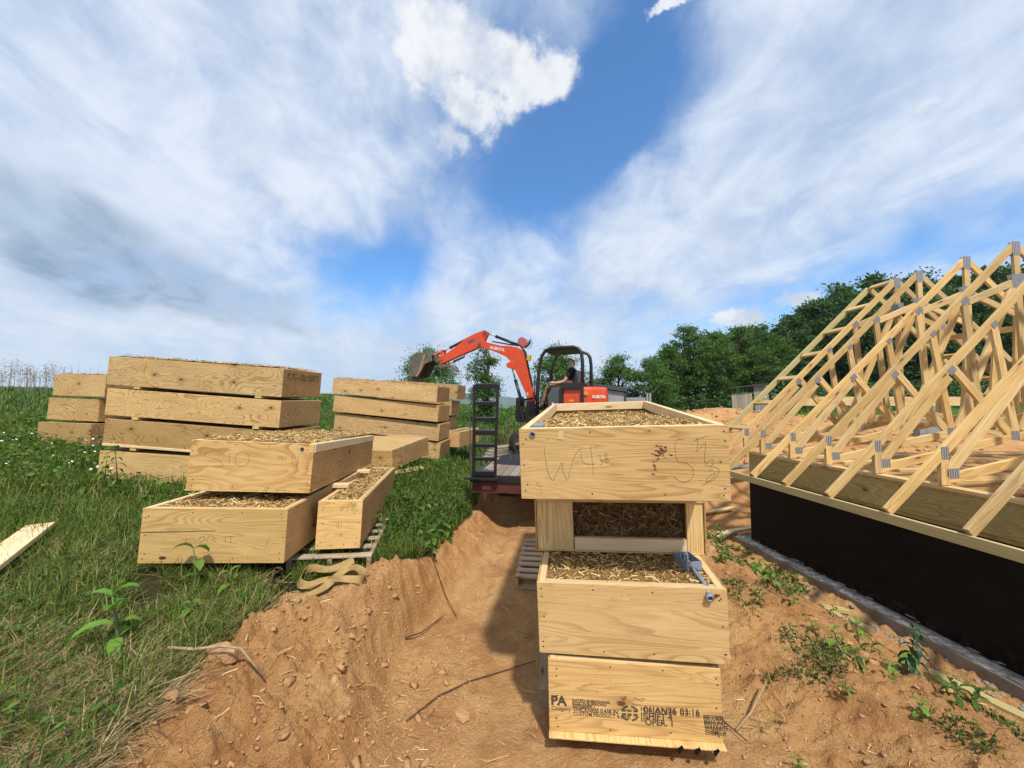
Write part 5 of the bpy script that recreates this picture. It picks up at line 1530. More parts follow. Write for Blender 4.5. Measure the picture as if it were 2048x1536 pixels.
MB().tube([(-.095, .073, 2.245), (-.105, .082, 2.225), (-.095, .076, 2.20)], [.012, .016, .009], 6).build('ear', 'skin', pe, True)
MB().tube([(-.09, .078, 2.25), (-.03, .068, 2.25), (-.012, .03, 2.248), (-.012, -.03, 2.248)], .006, 5).build('glasses', 'black', pe)
# ------------------------------------------------------------------ trees
def tree_meshes(seed, H, cr, ch, nclump, nleaf, leaf, asp=2.2, low=0.25, mat='tree_a', droop=0.2, cl=(.11, .22)):
    g = np.random.default_rng(seed)
    rd = random.Random(seed)
    cz = H - ch / 2
    # clump centres through the crown, denser near the skin
    C = []
    while len(C) < nclump:
        p = g.uniform(-1, 1, 3); r = np.linalg.norm(p)
        if r > 1 or r < 0.15 or g.random() > r ** 1.2 + .15: continue
        an = math.atan2(p[1], p[0])
        lob = 0.78 + 0.22 * math.sin(an * 3 + seed) + 0.2 * math.sin(p[2] * 4 + an * 2 + seed * 2)
        taper = 1.0 - 0.6 * max(0, p[2]) ** 1.3
        C.append((p[0] * cr * lob * taper, p[1] * cr * lob * taper, cz + p[2] * ch / 2 * (0.85 + .25 * g.random())))
    C = np.array(C)
    cs = g.uniform(cl[0], cl[1], nclump) * cr * 0.9
    k = g.integers(0, nclump, nleaf)
    d = g.normal(size=(nleaf, 3)); d /= np.linalg.norm(d, axis=1, keepdims=True)
    P = C[k] + d * (cs[k] * np.where(g.random(nleaf) < .22, g.uniform(1.0, 1.9, nleaf), g.uniform(.3, 1.0, nleaf) ** .6))[:, None] * np.array([1.15, 1.15, .62])
    a = d * 0.9 + g.normal(0, .6, (nleaf, 3)); a[:, 2] -= droop; a /= np.linalg.norm(a, axis=1, keepdims=True)
    nrm = g.normal(0, .7, (nleaf, 3)); nrm[:, 2] += .9
    b = np.cross(nrm, a); b /= np.linalg.norm(b, axis=1, keepdims=True) + 1e-9
    L = leaf * g.uniform(.6, 1.4, nleaf); Wd = L / asp
    u = a * L[:, None] / 2; v = b * Wd[:, None] / 2
    V = np.stack([P - u, P + v * 1.0, P + u, P - v * 1.0], 1).reshape(-1, 3)
    F = np.arange(nleaf * 4).reshape(-1, 4)
    crown = fastmesh('crown', V, F)
    crown.materials.append(MAT[mat])
    mb = MB()
    tr0 = H * .022 + .03
    lean = Vector((rd.uniform(-.05, .05) * H, rd.uniform(-.05, .05) * H, 0))
    spine = [Vector((0, 0, -.3)), Vector((0, 0, H * .15)) + lean * .1, Vector((0, 0, H * .4)) + lean * .4, Vector((0, 0, H * .65)) + lean * .8, Vector((0, 0, H * .9)) + lean]
    mb.tube(spine, [tr0 * 1.3, tr0, tr0 * .75, tr0 * .45, tr0 * .12], 8)
    for i in range(min(nclump, 34)):
        c = Vector(C[i]); s0 = spine[1].lerp(spine[3], rd.random()) if c.z > H * .35 else spine[1]
        if s0.z > c.z: s0 = Vector((s0.x, s0.y, max(H * .12, c.z - cr * .5)))
        m_ = s0.lerp(c, .5) + Vector((0, 0, .06 * H * rd.random()))
        mb.tube([s0, m_, c], [tr0 * .38, tr0 * .25, tr0 * .07], 5, False)
    t = mb.build('trunk', 'bark', None, fix=False)
    tm = t.data
    bpy.data.objects.remove(t)
    return tm, crown

VAR = [tree_meshes(1, 10, 3.6, 8.8, 130, 21000, .24, 2.6, mat='tree_a'), tree_meshes(2, 10, 3.0, 9.0, 120, 19000, .24, 2.6, mat='tree_a'),
       tree_meshes(3, 10, 3.5, 8.8, 150, 23000, .24, 1.7, mat='tree_b'), tree_meshes(4, 10, 4.0, 8.6, 160, 25000, .24, 1.7, mat='tree_b'), tree_meshes(5, 10, 3.0, 9.0, 140, 21000, .24, 1.7, mat='tree_b')]
SPARSE = [tree_meshes(21, 5.2, 2.7, 4.2, 70, 16000, .19, 3.0, mat='tree_a', droop=.3, cl=(.20, .38)), tree_meshes(22, 5.0, 1.05, 4.7, 40, 7500, .17, 3.0, mat='tree_a', droop=.35, cl=(.30, .62)),
          tree_meshes(23, 5.4, 2.5, 4.8, 70, 16000, .19, 3.0, mat='tree_a', droop=.3, cl=(.20, .38)), tree_meshes(24, 4.6, 2.1, 4.3, 60, 11000, .19, 3.2, mat='tree_a', droop=.4, cl=(.18, .34))]
def plant_tree(var, label, x, y, sc, rot=0.0, group=None, sxy=1.0, dz=-.2, name='tree'):
    e = empty(name, (x, y, hz_at(x, y) + dz), Matrix.Rotation(rot, 3, 'Z') @ Matrix.Diagonal((sc * sxy, sc * sxy, sc)))
    tag(e, label, 'tree', group)
    for nm, me in zip(('trunk', 'crown'), var):
        add(nm, me, None, e)
    return e
plant_tree(SPARSE[0], 'feathery young tree behind the raised excavator bucket', -6.7, 31, 1.02, .4)
plant_tree(SPARSE[1], 'slim young tree standing behind the upright ramp', -1.85, 26, 1.12, 0)
plant_tree(SPARSE[2], 'feathery tree seen through the roll bar canopy', 3.55, 30, .98, 1.0)
plant_tree(SPARSE[3], 'wispy young tree behind the pale low building', 8.3, 30, 1.06, .2)
plant_tree(SPARSE[3], 'second wispy young tree between the pale building and the wood', 10.5, 29, .98, 2.2)
edge = [(13.4, 33, .62, 0, .0, 'first bright leafy tree at the near corner of the wood'), (15.6, 34, .80, 1, 1.0, 'tallest bright leafy tree at the corner of the wood'), (18.2, 34, .74, 0, 2.0, 'third bright leafy tree at the wood edge, over the old privy'),
        (20.8, 35, .80, 1, 3.0, 'fourth bright leafy tree at the wood edge, behind the old privy'), (23.5, 36, .84, 0, 4.0, 'fifth bright leafy tree of the wood edge, seen past the gable ladder')]
for x, y, sc, v, r_, lab in edge:
    plant_tree(VAR[v], lab, x, y, sc, r_, 'bright trees along the edge of the wood', 1.0)
wood_t = [(20, 47, .82), (24.5, 46, .96), (28.5, 47, 1.05), (32.5, 45, 1.08), (36.5, 46, 1.32), (41, 47, 1.55), (45.5, 47, 1.62), (50.5, 48, 1.62), (55.5, 48, 1.66), (61, 49, 1.76), (66.5, 50, 1.85), (30, 40, .85), (36, 39, 1.0), (42, 40, 1.1), (48, 40, 1.2), (54, 41, 1.25)]
onames = ['first', 'second', 'third', 'fourth', 'fifth', 'sixth', 'seventh', 'eighth', 'ninth', 'tenth', 'eleventh']
for i, (x, y, sc) in enumerate(wood_t):
    if i < 11: lab = '%s dark tree of the back row of the wood, counted from its open corner' % onames[i]
    else: lab = '%s dark tree of the front row of the wood behind the trusses' % onames[i - 11]
    plant_tree(VAR[2 + i % 3], lab, x, y, sc * .98, i * 1.3, 'dark trees of the wood', 1.05)
# brush under the wood
def leaf_cloud(name, label, P, L, asp, mat, seed, upb=.5, kind='stuff'):
    n = len(P); g = np.random.default_rng(seed + 7000)
    a = g.normal(size=(n, 3)); a[:, 2] = np.abs(a[:, 2]) * upb; a /= np.linalg.norm(a, axis=1, keepdims=True)
    nr = g.normal(0, .6, (n, 3)); nr[:, 2] += 1
    b = np.cross(nr, a); b /= np.linalg.norm(b, axis=1, keepdims=True) + 1e-9
    L = L * g.uniform(.6, 1.4, n)
    u = a * L[:, None] / 2; v = b * (L / asp)[:, None] / 2
    mid = P + u * .1 + np.cross(a, b) * (L * .06)[:, None]
    V = np.stack([P - u, mid + v, P + u, mid - v], 1).reshape(-1, 3)
    o = add(name, fastmesh(name, V, np.arange(n * 4).reshape(-1, 4)), mat)
    tag(o, label, None, None, kind)
    return o
gq = np.random.default_rng(77)
n = 26000
bx = gq.uniform(9, 62, n); by = gq.uniform(30, 40, n) + np.maximum(0, (bx - 30) * .1)
bz = fields(bx, by)[0] + gq.random(n) ** 1.5 * (1.0 + 1.6 * fbm(bx * .4, by * .4, 3, 2) + sst(9, 25, bx) * 1.2)
leaf_cloud('undergrowth', 'dense green undergrowth along the foot of the wood', np.stack([bx, by, bz], -1), .30, 1.8, 'tree_b', 5)
n = 9000
bx = gq.uniform(-14, 9, n); by = gq.uniform(24, 34, n)
bz = fields(bx, by)[0] + gq.random(n) ** 1.6 * (.55 + 1.2 * fbm(bx * .5, by * .5, 3, 2))
leaf_cloud('hedge_brush', 'low green brush across the far side of the field', np.stack([bx, by, bz], -1), .22, 2.2, 'tree_a', 6)

# ------------------------------------------------------------------ small buildings in the distance
sh = empty('low_building', (3.75, 19.5, hz_at(3.75, 19.5) - .25), Matrix.Rotation(R(-6), 3, 'Z'))
tag(sh, 'low pale building with a dark flat roof behind the excavator', 'building')
MB().prism([(0, 0), (1.9, 0), (1.9, 1.75), (0, 2.05)], 0, 2.4).build('wall', 'siding', sh)
MB().prism([(-.2, 2.10), (2.0, 1.78), (2.0, 1.98), (-.2, 2.28)], -.15, 2.55).build('roof', 'roof', sh)
MB().tube([(1.93, -.06, 0), (1.93, -.06, 1.85)], .04, 6).build('downpipe', 'roof', sh)
MB().box((2.55, .4, .78), (1.3, .06, 1.45)).build('side_wall', 'siding', sh)
for x in (3.08, 3.22):
    MB().box((x, .33, .85), (.09, .09, 1.75)).build('post', 'siding', sh)
MB().box((.55, -.012, 1.2), (.5, .02, .5)).build('window', 'roof', sh)
pv = empty('privy', (17.3, 27.5, hz_at(17.3, 27.5)), Matrix.Rotation(R(-10), 3, 'Z') @ Matrix.Rotation(R(-3), 3, 'Y'))
tag(pv, 'old grey board privy leaning at the edge of the wood', 'shed')
for k in range(8):
    lumber('wall_board', (-1.35 + .17 * k, 0, .0), (-1.35 + .17 * k, 0, 1.55 + .03 * (k % 3)), .16, .03, 'grey_wood', pv, (1, 0, 0))
for k in range(5):
    lumber('door_board', (.12 + .19 * k, -.06, .02), (.12 + .19 * k, -.06, 2.05 + .02 * (k % 2)), .18, .03, 'grey_wood', pv, (1, 0, 0))
lumber('hinge', (.55, -.08, 1.55), (.95, -.08, 1.55), .08, .02, 'black', pv)
lumber('hinge', (.72, -.085, 1.2), (.80, -.085, 1.2), .10, .02, 'white', pv)
MB().prism([(-1.7, 1.95), (.9, 2.10), (.9, 2.16), (-1.7, 2.01)], -.35, 1.6).build('roof', 'bark', pv)
MB().box((.95, .7, 1.0), (.05, 1.4, 2.0)).build('side_wall', 'grey_wood', pv)
bb = MB()
for k in range(9):
    a = R(k * 40)
    bb.tube([(.0, 0, 0), (.28 * math.cos(a), .28 * math.sin(a), .35)], .2, 5)
bl_ = MB().tube([(0, 0, 0), (0, 0, .2), (0, 0, .55), (0, 0, .62)], [.34, .38, .36, .15], 12).build('water_drum', 'blue', None, True)
bl_.location = (13.2, 20.5, hz_at(13.2, 20.5)); tag(bl_, 'small blue drum on the soil heap behind the gable', 'drum')

# ------------------------------------------------------------------ grass
def blades(name, label, X, Y, Lr, Wr, mat, seed, lean=.55, flat=False, kind='stuff', parent=None):
    n = len(X); g = np.random.default_rng(seed)
    Z = fields(X, Y)[0] - .01
    a = g.uniform(0, 2 * np.pi, n)
    L = g.uniform(*Lr, n) * g.uniform(.6, 1, n); Wd = g.uniform(*Wr, n)
    ln = np.abs(g.normal(lean, .3, n))
    if flat: ln = g.uniform(1.1, 1.5, n)
    h = np.stack([np.cos(a), np.sin(a), np.zeros(n)], -1); s = np.stack([-np.sin(a), np.cos(a), np.zeros(n)], -1)
    B = np.stack([X, Y, Z], -1)
    t1 = ln * .5; t2 = np.minimum(ln * 1.5, 1.75)
    if flat: t1 = ln * .85; t2 = ln
    up_ = np.array([0, 0, 1.0])
    M1 = B + (h * np.sin(t1)[:, None] + up_ * np.cos(t1)[:, None]) * (L * .5)[:, None]
    T = M1 + (h * np.sin(t2)[:, None] + up_ * np.cos(t2)[:, None]) * (L * .5)[:, None]
    sw = s * (Wd / 2)[:, None]
    V = np.stack([B - sw, B + sw, M1 - sw * .8, M1 + sw * .8, T], 1).reshape(-1, 3)
    k = np.arange(n) * 5
    F = np.concatenate([np.stack([k, k + 1, k + 3], -1), np.stack([k, k + 3, k + 2], -1), np.stack([k + 2, k + 3, k + 4], -1)])
    o = add(name, fastmesh(name, V, F), mat, parent)
    tag(o, label, None, None, kind)
    return o
def scatter(n, x0, x1, y0, y1, seed, want='grass', pw=1.0, thr=0.0):
    g = np.random.default_rng(seed)
    X = g.uniform(x0, x1, n); Y = y0 + (y1 - y0) * g.random(n) ** pw
    z, s, f = fields(X, Y)
    tuft = vnoise(X * 3.3, Y * 3.3, 4) * .7 + vnoise(X * 9, Y * 9, 6) * .3
    p = (1 - s) if want == 'grass' else s
    k = (p > .45 + .3 * g.random(n)) & (tuft > thr)
    return X[k], Y[k]
X, Y = scatter(90000, -5.6, -1.0, 1.1, 4.2, 31, thr=.30)
blades('grass', 'short tufted green grass on the bank beside the clay path', X, Y, (.09, .30), (.004, .0072), 'grass', 1, .8)
X, Y = scatter(45000, -13, -5.4, .4, 5.0, 38, thr=.22)
blades('grass', 'green grass of the bank running out past the pale plank', X, Y, (.10, .28), (.007, .012), 'grass', 11, .7)
X, Y = scatter(85000, -13, -.6, 4.2, 10, 32, pw=1.3, thr=.22)
blades('grass', 'green grass round the plywood stacks', X, Y, (.10, .26), (.007, .013), 'grass', 2, .6)
X, Y = scatter(14000, -2.1, -.45, 3.6, 8, 37)
blades('grass', 'long grass hanging over the bank beside the ramp', X, Y, (.14, .38), (.006, .011), 'grass', 8, .7)
X, Y = scatter(70000, -36, 6, 10, 28, 33, pw=1.5)
blades('field_grass', 'bright field grass beyond the stacks', X, Y, (.14, .32), (.018, .04), 'grass_far', 3, .5)
X, Y = scatter(50000, -75, 45, 28, 75, 34, pw=1.4)
blades('field_grass', 'far field grass up to the skyline', X, Y, (.25, .5), (.07, .14), 'grass_far', 4, .5)
X, Y = scatter(26000, -4.6, -1.2, 1.1, 3.2, 35, thr=.44)
blades('dead_grass', 'matted dry straw-coloured grass among the green by the path', X, Y, (.14, .40), (.003, .006), 'dead', 5, 1.0, True)
X, Y = scatter(22000, -2.9, -1.4, 1.2, 2.05, 36)
blades('dead_grass', 'thick dry thatch at the near edge of the grass', X, Y, (.12, .36), (.003, .006), 'dead', 7, 1.0, True)
# broad leaves in the turf
def low_leaves(name, label, n, x0, x1, y0, y1, seed, hmax, L, mat, want='grass', thr=.42, asp=1.9):
    X, Y = scatter(n, x0, x1, y0, y1, seed, want, 1.2, thr)
    g = np.random.default_rng(seed + 300)
    Z = fields(X, Y)[0] + g.random(len(X)) ** 1.3 * hmax * (vnoise(X * 2.1, Y * 2.1, 2) + .2)
    return leaf_cloud(name, label, np.stack([X, Y, Z], -1), L, asp, mat, seed, .45)
low_leaves('weeds', 'small broad-leaved weeds growing through the near grass', 16000, -5.5, -1.5, 1.2, 4.5, 41, .16, .038, 'leaf', thr=.45)
low_leaves('weeds', 'leafy weeds round the feet of the stacks', 26000, -12, -.9, 4.5, 10, 42, .30, .065, 'leaf', thr=.40)
low_leaves('weeds', 'lush leafy weeds on the bank beside the ramp', 7000, -1.95, -.55, 3.9, 7.6, 43, .34, .05, 'leaf', thr=.32)
low_leaves('weeds', 'low green weeds creeping over the clay by the house', 9000, 1.55, 3.2, 2.0, 6.2, 44, .09, .034, 'leaf', 'soil', .645)
low_leaves('weeds', 'browning creeping weeds on the clay by the house', 5000, 1.55, 3.2, 2.0, 6.2, 48, .07, .03, 'leaf_brown', 'soil', .60)
X, Y = scatter(5000, 1.5, 3.4, 1.9, 5.5, 49, 'soil', 1, .52)
blades('dead_grass', 'thin dry stems lying on the clay by the house', X, Y, (.06, .2), (.003, .005), 'dead', 9, 1.0, True)
low_leaves('weeds', 'low weeds along the foot of the footing near the corner', 2600, 2.2, 3.7, 4.4, 7.0, 45, .16, .055, 'leaf', 'soil', .46)
X, Y = scatter(5000, 1.5, 3.3, 2.0, 5.5, 46, 'soil', 1, .58)
blades('grass', 'thin grass sprouting on the clay beside the house', X, Y, (.06, .16), (.004, .007), 'grass', 6, .6)
# dry tall weeds against the sky
gq = np.random.default_rng(9)
mb = MB(); heads = []
for k in range(80):
    y0 = gq.uniform(15, 19); u = gq.uniform(-1.36, -1.17); x0 = u * y0
    if gq.random() < .35: x0 = gq.uniform(-1.36, -1.05) * y0
    z0 = hz_at(x0, y0); hh = gq.uniform(.7, 1.45)
    tip = Vector((x0 + gq.normal(0, .08), y0 + gq.normal(0, .08), z0 + hh))
    mb.tube([(x0, y0, z0), Vector((x0, y0, z0)).lerp(tip, .5) + Vector((.02, 0, 0)), tip], [.006, .005, .003], 4, False)
    for j in range(26):
        t = gq.uniform(.55, 1.02)
        heads.append(np.array(Vector((x0, y0, z0)).lerp(tip, t)) + gq.normal(0, .07, 3))
dw_ = mb.build('dry_weeds', 'seed', None, fix=False); tag(dw_, 'tall dry weed stalks standing on the skyline', None, None, 'stuff')
o = leaf_cloud('seed_heads', 'brown seed heads of the tall dry weeds on the skyline', np.array(heads), .055, 2.0, 'seed', 3)
# white flowers in the field
fx = gq.uniform(-9.5, -5.0, 260); fy = gq.uniform(4.6, 8.0, 260)
keep = fx / fy < -1.02
fx, fy = fx[keep], fy[keep]
o = leaf_cloud('white_flowers', 'tiny white flowers dotted through the grass', np.stack([fx, fy, fields(fx, fy)[0] + gq.uniform(.14, .30, len(fx))], -1), .035, 1.2, 'petal', 8)

# ------------------------------------------------------------------ single weeds and plants
def weed_meshes(seed, H, nl, L, asp, mat, spread=.9, pairs=True, stemr=.004):
    rd = random.Random(seed)
    sb = MB()
    tip = Vector((rd.uniform(-.06, .06), rd.uniform(-.06, .06), H))
    sb.tube([(0, 0, -.03), Vector((0, 0, 0)).lerp(tip, .5) + Vector((rd.uniform(-.01, .01), 0, 0)), tip], [stemr * 1.4, stemr, stemr * .5], 6)
    V = []; F = []
    for k in range(nl):
        t = .12 + .88 * (k // 2 if pairs else k) / max(1, ((nl - 1) // 2 if pairs else nl - 1))
        az = (k // 2) * 1.57 + (math.pi if k % 2 else 0) + rd.uniform(-.4, .4) if pairs else k * 2.4 + rd.uniform(-.3, .3)
        el = lerp(.25, 1.0, t) * spread * rd.uniform(.7, 1.2)
        l_ = L * rd.uniform(.7, 1.1) * (1 - .35 * abs(t - .55))
        base = Vector((0, 0, 0)).lerp(tip, t)
        out = Vector((math.cos(az), math.sin(az), 0)); side = Vector((-math.sin(az), math.cos(az), 0))
        p = base.copy(); e = el; n0 = len(V)
        prof = [(0, .12), (.22, .8), (.5, 1.0), (.78, .62), (1.0, .0)]
        prev = 0
        for (f, wv) in prof:
            p = p + (out * math.cos(e) + Vector((0, 0, math.sin(e)))) * l_ * (f - prev); prev = f
            e -= .42
            hw_ = l_ / asp / 2 * wv
            nrm_ = Vector((0, 0, 1)) * math.cos(e) - out * math.sin(e)
            V += [p + side * hw_ + nrm_ * hw_ * .35, p.copy(), p - side * hw_ + nrm_ * hw_ * .35]
        for i in range(4):
            a = n0 + i * 3
            F += [(a, a + 1, a + 4, a + 3), (a + 1, a + 2, a + 5, a + 4)]
    s = sb.build('stem', 'stem', None, True, fix=False); sm = s.data; bpy.data.objects.remove(s)
    lm = fastmesh('leaves', np.array([tuple(v) for v in V]), np.array(F), True)
    lm.materials.append(MAT[mat])
    return sm, lm
WV = {'bright': weed_meshes(1, .26, 10, .15, 2.4, 'leaf_light', 1.45, True, .007), 'mid': weed_meshes(2, .20, 8, .12, 2.2, 'leaf'), 'mid2': weed_meshes(3, .15, 8, .10, 1.8, 'leaf_light'),
      'dark': weed_meshes(4, .36, 26, .14, 3.2, 'leaf_dark', .5), 'spiky': weed_meshes(5, .26, 14, .13, 5.0, 'leaf', 1.0), 'brown': weed_meshes(6, .20, 9, .12, 2.6, 'leaf_brown', .9),
      'tall': weed_meshes(7, .42, 16, .11, 3.2, 'leaf', .8), 'tuft': weed_meshes(8, .10, 10, .12, 3.4, 'leaf', 1.2)}
def weed(kind, label, x, y, sc=1.0, rot=0.0, group=None, dz=-.005, name='weed', tilt=0):
    e = empty(name, (x, y, hz_at(x, y) + dz), Matrix.Rotation(rot, 3, 'Z') @ Matrix.Rotation(tilt, 3, 'X') @ Matrix.Diagonal((sc, sc, sc)))
    tag(e, label, 'plant', group)
    for nm, me in zip(('stem', 'leaves'), WV[kind]):
        add(nm, me, None, e)
    return e
weed('bright', 'bright green broad-leaved milkweed alone in the near grass', -2.12, 2.15, 1.25, .5)
weed('mid', 'green plant with narrow leaves before the cracked panel', -2.27, 2.86, 1.5, 2.1, tilt=.1)
weed('bright', 'plant with three upright leaves before the cracked panel', -1.98, 2.84, .75, 1.1)
weed('brown', 'withered brown plant at the corner of the cracked panel', -1.78, 2.86, 1.0, .3)
weed('mid2', 'pale rounded leaf sprouting from the grass below the cracked panel', -2.05, 2.55, .9, 1.9)
weed('dark', 'tall dark-leaved plant on the clay before the footing', 2.66, 2.68, .95, .8)
weed('mid2', 'light green seedling close by the dark-leaved plant', 2.80, 2.86, .9, 2.3)
weed('bright', 'bright green weed on the clay nearer the stack than the dark plant', 2.42, 2.93, .65, .2)
weed('bright', 'bright weed sprouting below the yellow-green offcuts', 2.92, 3.35, .6, 1.2)
weed('mid2', 'pair of bright leaves by the shaded mound beside the stack', 2.62, 3.95, 1.0, .3)
weed('tall', 'dry-tipped tall weed standing in front of the three-high stack', -5.0, 4.95, 1.35, .3)
weed('tall', 'leafy tall weed in front of the big stack, by the three-high stack', -5.25, 5.0, 1.1, 1.9)
weed('tall', 'leafy weed overlapping the lowest panel of the big stack', -3.75, 4.75, 1.0, .9)
for i, (k, x, y, sc) in enumerate([('tuft', 2.40, 2.72, 1.2), ('mid', 2.45, 3.2, .9), ('tuft', 2.2, 3.6, 1.3), ('mid', 2.3, 3.75, .9), ('tuft', 2.05, 3.9, 1.4), ('mid2', 2.7, 4.4, 1.2), ('tuft', 2.45, 4.7, 1.6), ('mid', 2.9, 4.5, 1.1),
                                 ('tuft', 2.75, 2.5, 1.3), ('mid', 2.62, 2.36, 1.1), ('mid2', 2.30, 2.25, .9), ('tuft', 1.55, 2.15, .7), ('tuft', 2.1, 2.5, .8), ('mid', 3.0, 3.7, .8), ('tuft', 2.85, 3.15, 1.2), ('spiky', 3.3, 6.2, 1.4), ('mid', 3.45, 6.5, 1.6),
                                 ('mid', 3.2, 6.0, 1.3), ('tuft', 2.55, 3.55, 1.4), ('mid2', 2.5, 2.62, .9), ('tuft', 2.9, 2.55, 1.5), ('tuft', 2.2, 3.2, 1.0)]):
    weed(k, 'small green weed sprouting from the bare clay between stack and house', x, y, sc * .72, i * 1.7, 'weeds between stack and house')
for i in range(34):
    rd = random.Random(i + 50)
    x, y = rd.uniform(-1.85, -.86), rd.uniform(4.1, 7.0)
    if x < -1.25 and y < 5.9: x = rd.uniform(-1.25, -.75)
    weed(rd.choice(['tall', 'mid', 'spiky', 'mid']), 'leafy green weed crowded on the bank beside the ramp', x, y, rd.uniform(.8, 1.35), i * 2.1, 'weeds on the bank by the ramp')
for i in range(26):
    rd = random.Random(i + 150)
    x, y = rd.uniform(-4.4, -1.75), rd.uniform(1.45, 4.6)
    if -2.95 < x < -1.3 and y > 2.75: continue
    weed(rd.choice(['tuft', 'mid', 'mid', 'spiky']), 'low green weed in the near grass of the bank', x, y, rd.uniform(.5, .95), i * 2.1, 'weeds in the near grass')

# ------------------------------------------------------------------ clods, stones, sticks, chaff
def rockmesh(seed, r, sq=.65, sub=1):
    import bmesh
    bm = bmesh.new()
    g = np.random.default_rng(seed)
    n_ = 11 if sub < 3 else 26
    p = g.normal(size=(n_, 3)); p /= np.linalg.norm(p, axis=1, keepdims=True)
    p *= (r * g.uniform(.72, 1.1, n_))[:, None]; p *= np.array([1.15, .85, sq])
    for q in p: bm.verts.new(q)
    hull = bmesh.ops.convex_hull(bm, input=bm.verts)
    bmesh.ops.delete(bm, geom=[v for v in hull['geom_interior'] if isinstance(v, bmesh.types.BMVert)], context='VERTS')
    bmesh.ops.triangulate(bm, faces=bm.faces)
    bmesh.ops.recalc_face_normals(bm, faces=bm.faces)
    me = bpy.data.meshes.new('rock'); bm.to_mesh(me); bm.free()
    return me
def rock(name, label, x, y, r, mat, seed, cat, dz=0.0, group=None):
    me = rockmesh(seed, r, .65, 3); o = add(name, me, mat)
    o.location = (x, y, hz_at(x, y) + dz); o.rotation_euler = (0, 0, seed)
    tag(o, label, cat, group)
rock('dirt_clod', 'large pale clay clod at the edge of the grass', -1.63, 2.22, .105, 'clod', 3, 'clod', .01)
rock('dirt_clod', 'clay lump beside the roots of the dark-leaved plant', 2.80, 2.58, .085, 'clod', 4, 'clod', .02)
rock('dirt_clod', 'clay lump lying against the long treated strip', 3.35, 2.72, .07, 'clod', 5, 'clod', .02)
rock('dirt_clod', 'loose clay lump in the middle of the path', -.32, 2.55, .05, 'clod', 6, 'clod', .01)
def rubble(name, label, n, seed, xf, rr_, mat, sq=.6, emb=.12):
    base = [rockmesh(s, 1.0, sq) for s in range(4)]
    VV = []; FF = []; off = 0
    g = random.Random(seed)
    bv = [np.array([v.co[:] for v in m.vertices]) for m in base]; bf = [np.array([p.vertices[:] for p in m.polygons]) for m in base]
    pts = [xf(g) for _ in range(n)]
    zz = fields(np.array([p[0] for p in pts]), np.array([p[1] for p in pts]))[0]
    zz = zz - 0.002
    for (x, y), z in zip(pts, zz):
        k = g.randrange(4); r_ = rr_(g); a = g.uniform(0, 6.28)
        c, s = math.cos(a), math.sin(a)
        v = bv[k] * r_; v = np.stack([v[:, 0] * c - v[:, 1] * s, v[:, 0] * s + v[:, 1] * c, v[:, 2]], -1) + np.array([x, y, z + r_ * emb])
        VV.append(v); FF.append(bf[k] + off); off += len(v)
    o = add(name, fastmesh(name, np.concatenate(VV), np.concatenate(FF)), mat)
    tag(o, label, None, None, 'stuff')
    for m in base: bpy.data.meshes.remove(m)
rubble('dirt_crumbs', 'crumbled clay clods on the slope of the bank', 2000, 1, lambda g: (g.uniform(-1.7, -.3), g.uniform(1.4, 3.4)), lambda g: min(.05, .004 + abs(g.gauss(0, .007)) * (3 if g.random() < .06 else 1)), 'clod')
rubble('dirt_crumbs', 'clay crumbs scattered beside the house', 2600, 2, lambda g: (g.uniform(1.3, 3.5), g.uniform(1.9, 5.5)), lambda g: min(.045, .004 + abs(g.gauss(0, .006)) * (3 if g.random() < .06 else 1)), 'clod')
rubble('dirt_crumbs', 'clay crumbs on the path', 500, 3, lambda g: (g.uniform(-.8, 1.2), g.uniform(1.5, 6.5)), lambda g: min(.03, .003 + abs(g.gauss(0, .004)) * (3 if g.random() < .05 else 1)), 'clod')
rubble('gravel', 'pale broken stones along the footing', 120, 4, lambda g: ((lambda s: (3.60 + .07 * (6.35 - s) + g.gauss(-.05, .09), s))(g.choice([g.gauss(3.95, .16), g.gauss(3.1, .25), g.uniform(2.6, 5.2)]))), lambda g: g.uniform(.012, .036), 'rock')
rubble('dirt_crumbs', 'broken red clay on the heap behind the stack', 500, 5, lambda g: (g.uniform(4.5, 13), g.uniform(9, 17)), lambda g: g.uniform(.03, .13), 'clod')
def stick(label, pts, r, mat, name='stick', cat='stick', group=None):
    P = [Vector((x, y, hz_at(x, y) + dz)) for x, y, dz in pts]
    o = MB().tube(P, [r * lerp(1, .6, i / (len(P) - 1)) for i in range(len(P))], 6).build(name, mat, None, True)
    tag(o, label, cat, group)
stick('long bare pale stick lying down the clay slope', [(-1.84, 2.13, .10), (-1.70, 2.13, .10), (-1.56, 2.14, .10), (-1.46, 2.14, .10), (-1.34, 2.16, .07)], .009, 'twig')
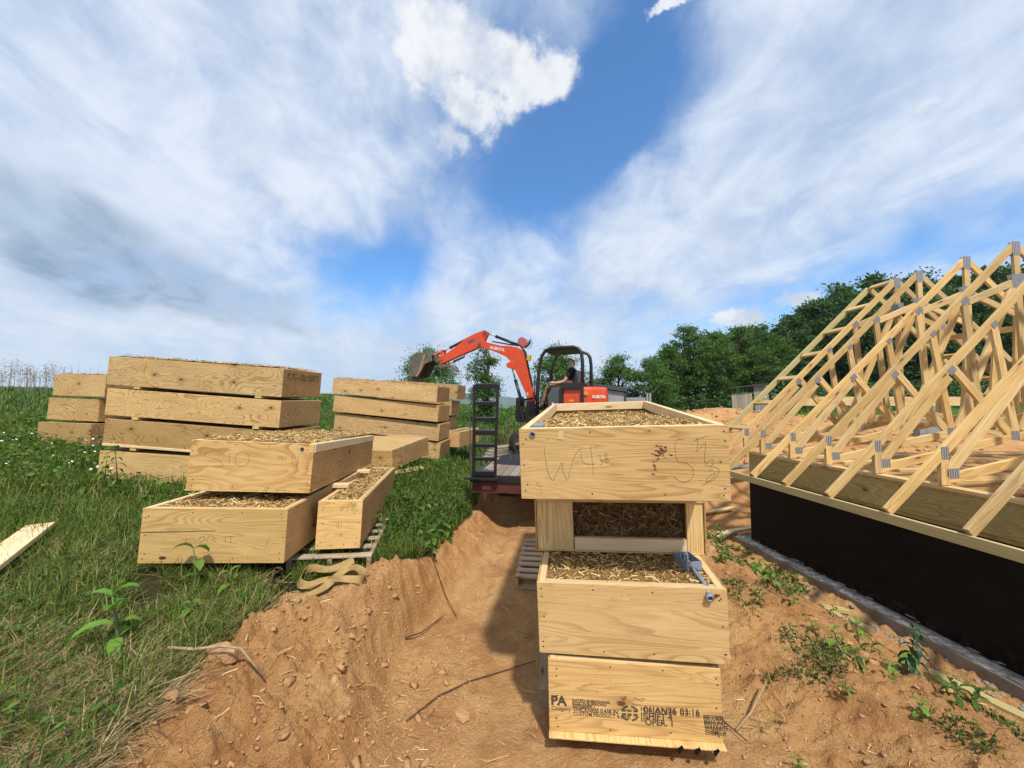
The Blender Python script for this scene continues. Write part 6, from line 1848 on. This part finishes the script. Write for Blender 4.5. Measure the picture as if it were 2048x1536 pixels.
stick('short pale stick standing in the soil beside the lowest panel', [(1.37, 2.46, .01), (1.50, 2.52, .06), (1.68, 2.64, .11)], .009, 'twig')
stick('thin dark root trailing across the path to the pallet', [(-.66, 2.52, .012), (-.50, 2.72, .015), (-.30, 2.86, .012), (-.10, 2.97, .014), (.18, 3.08, .012)], .006, 'root', 'root', 'root')
stick('dark twig lying at the foot of the bank', [(-.88, 3.28, .03), (-.78, 3.42, .03), (-.64, 3.70, .03)], .007, 'root')
stick('second dark root sticking out of the bank', [(-1.06, 4.35, .02), (-.86, 4.25, .03), (-.66, 3.98, .03), (-.52, 3.72, .02)], .006, 'root', 'root', 'root')
stick('short thick twig at the bottom of the grass slope', [(-1.95, 1.86, .06), (-1.72, 1.9, .06), (-1.55, 1.98, .05)], .006, 'twig')
stick('dark crooked twig in the soil near the short pale stick', [(1.30, 2.62, .02), (1.32, 2.48, .03), (1.38, 2.36, .02)], .006, 'root')
gq = np.random.default_rng(19)
n = 420
cx = np.concatenate([gq.uniform(-1.0, .2, n), gq.uniform(1.3, 3.2, 220), gq.uniform(-1.9, -.5, 240)]); cy = np.concatenate([gq.uniform(1.6, 6.5, n), gq.uniform(2, 5, 220), gq.uniform(1.4, 3.2, 240)])
cz = fields(cx, cy)[0] + .008
o = add('chaff', strand_mesh('chaff', len(cx), np.stack([cx, cy, cz], -1), .03, .14, .004, 4, .12), 'straw')
tag(o, 'stray straws scattered over the clay', None, None, 'stuff')

# ------------------------------------------------------------------ air
MAT['haze'] = bpy.data.materials.new('haze')
MAT['haze'].use_nodes = True
ht = MAT['haze'].node_tree
ht.nodes.clear()
hv = ht.nodes.new('ShaderNodeVolumePrincipled')
hv.inputs['Color'].default_value = (0.75, 0.86, 1.0, 1)
hv.inputs['Density'].default_value = 0.00022
hv.inputs['Anisotropy'].default_value = 0.2
ho = ht.nodes.new('ShaderNodeOutputMaterial')
ht.links.new(hv.outputs[0], ho.inputs['Volume'])
hb = MB().box((0, 1450, 40), (5000, 4000, 300)).build('haze', 'haze')
tag(hb, 'thin blue haze in the air over the far hills', None, None, 'stuff')
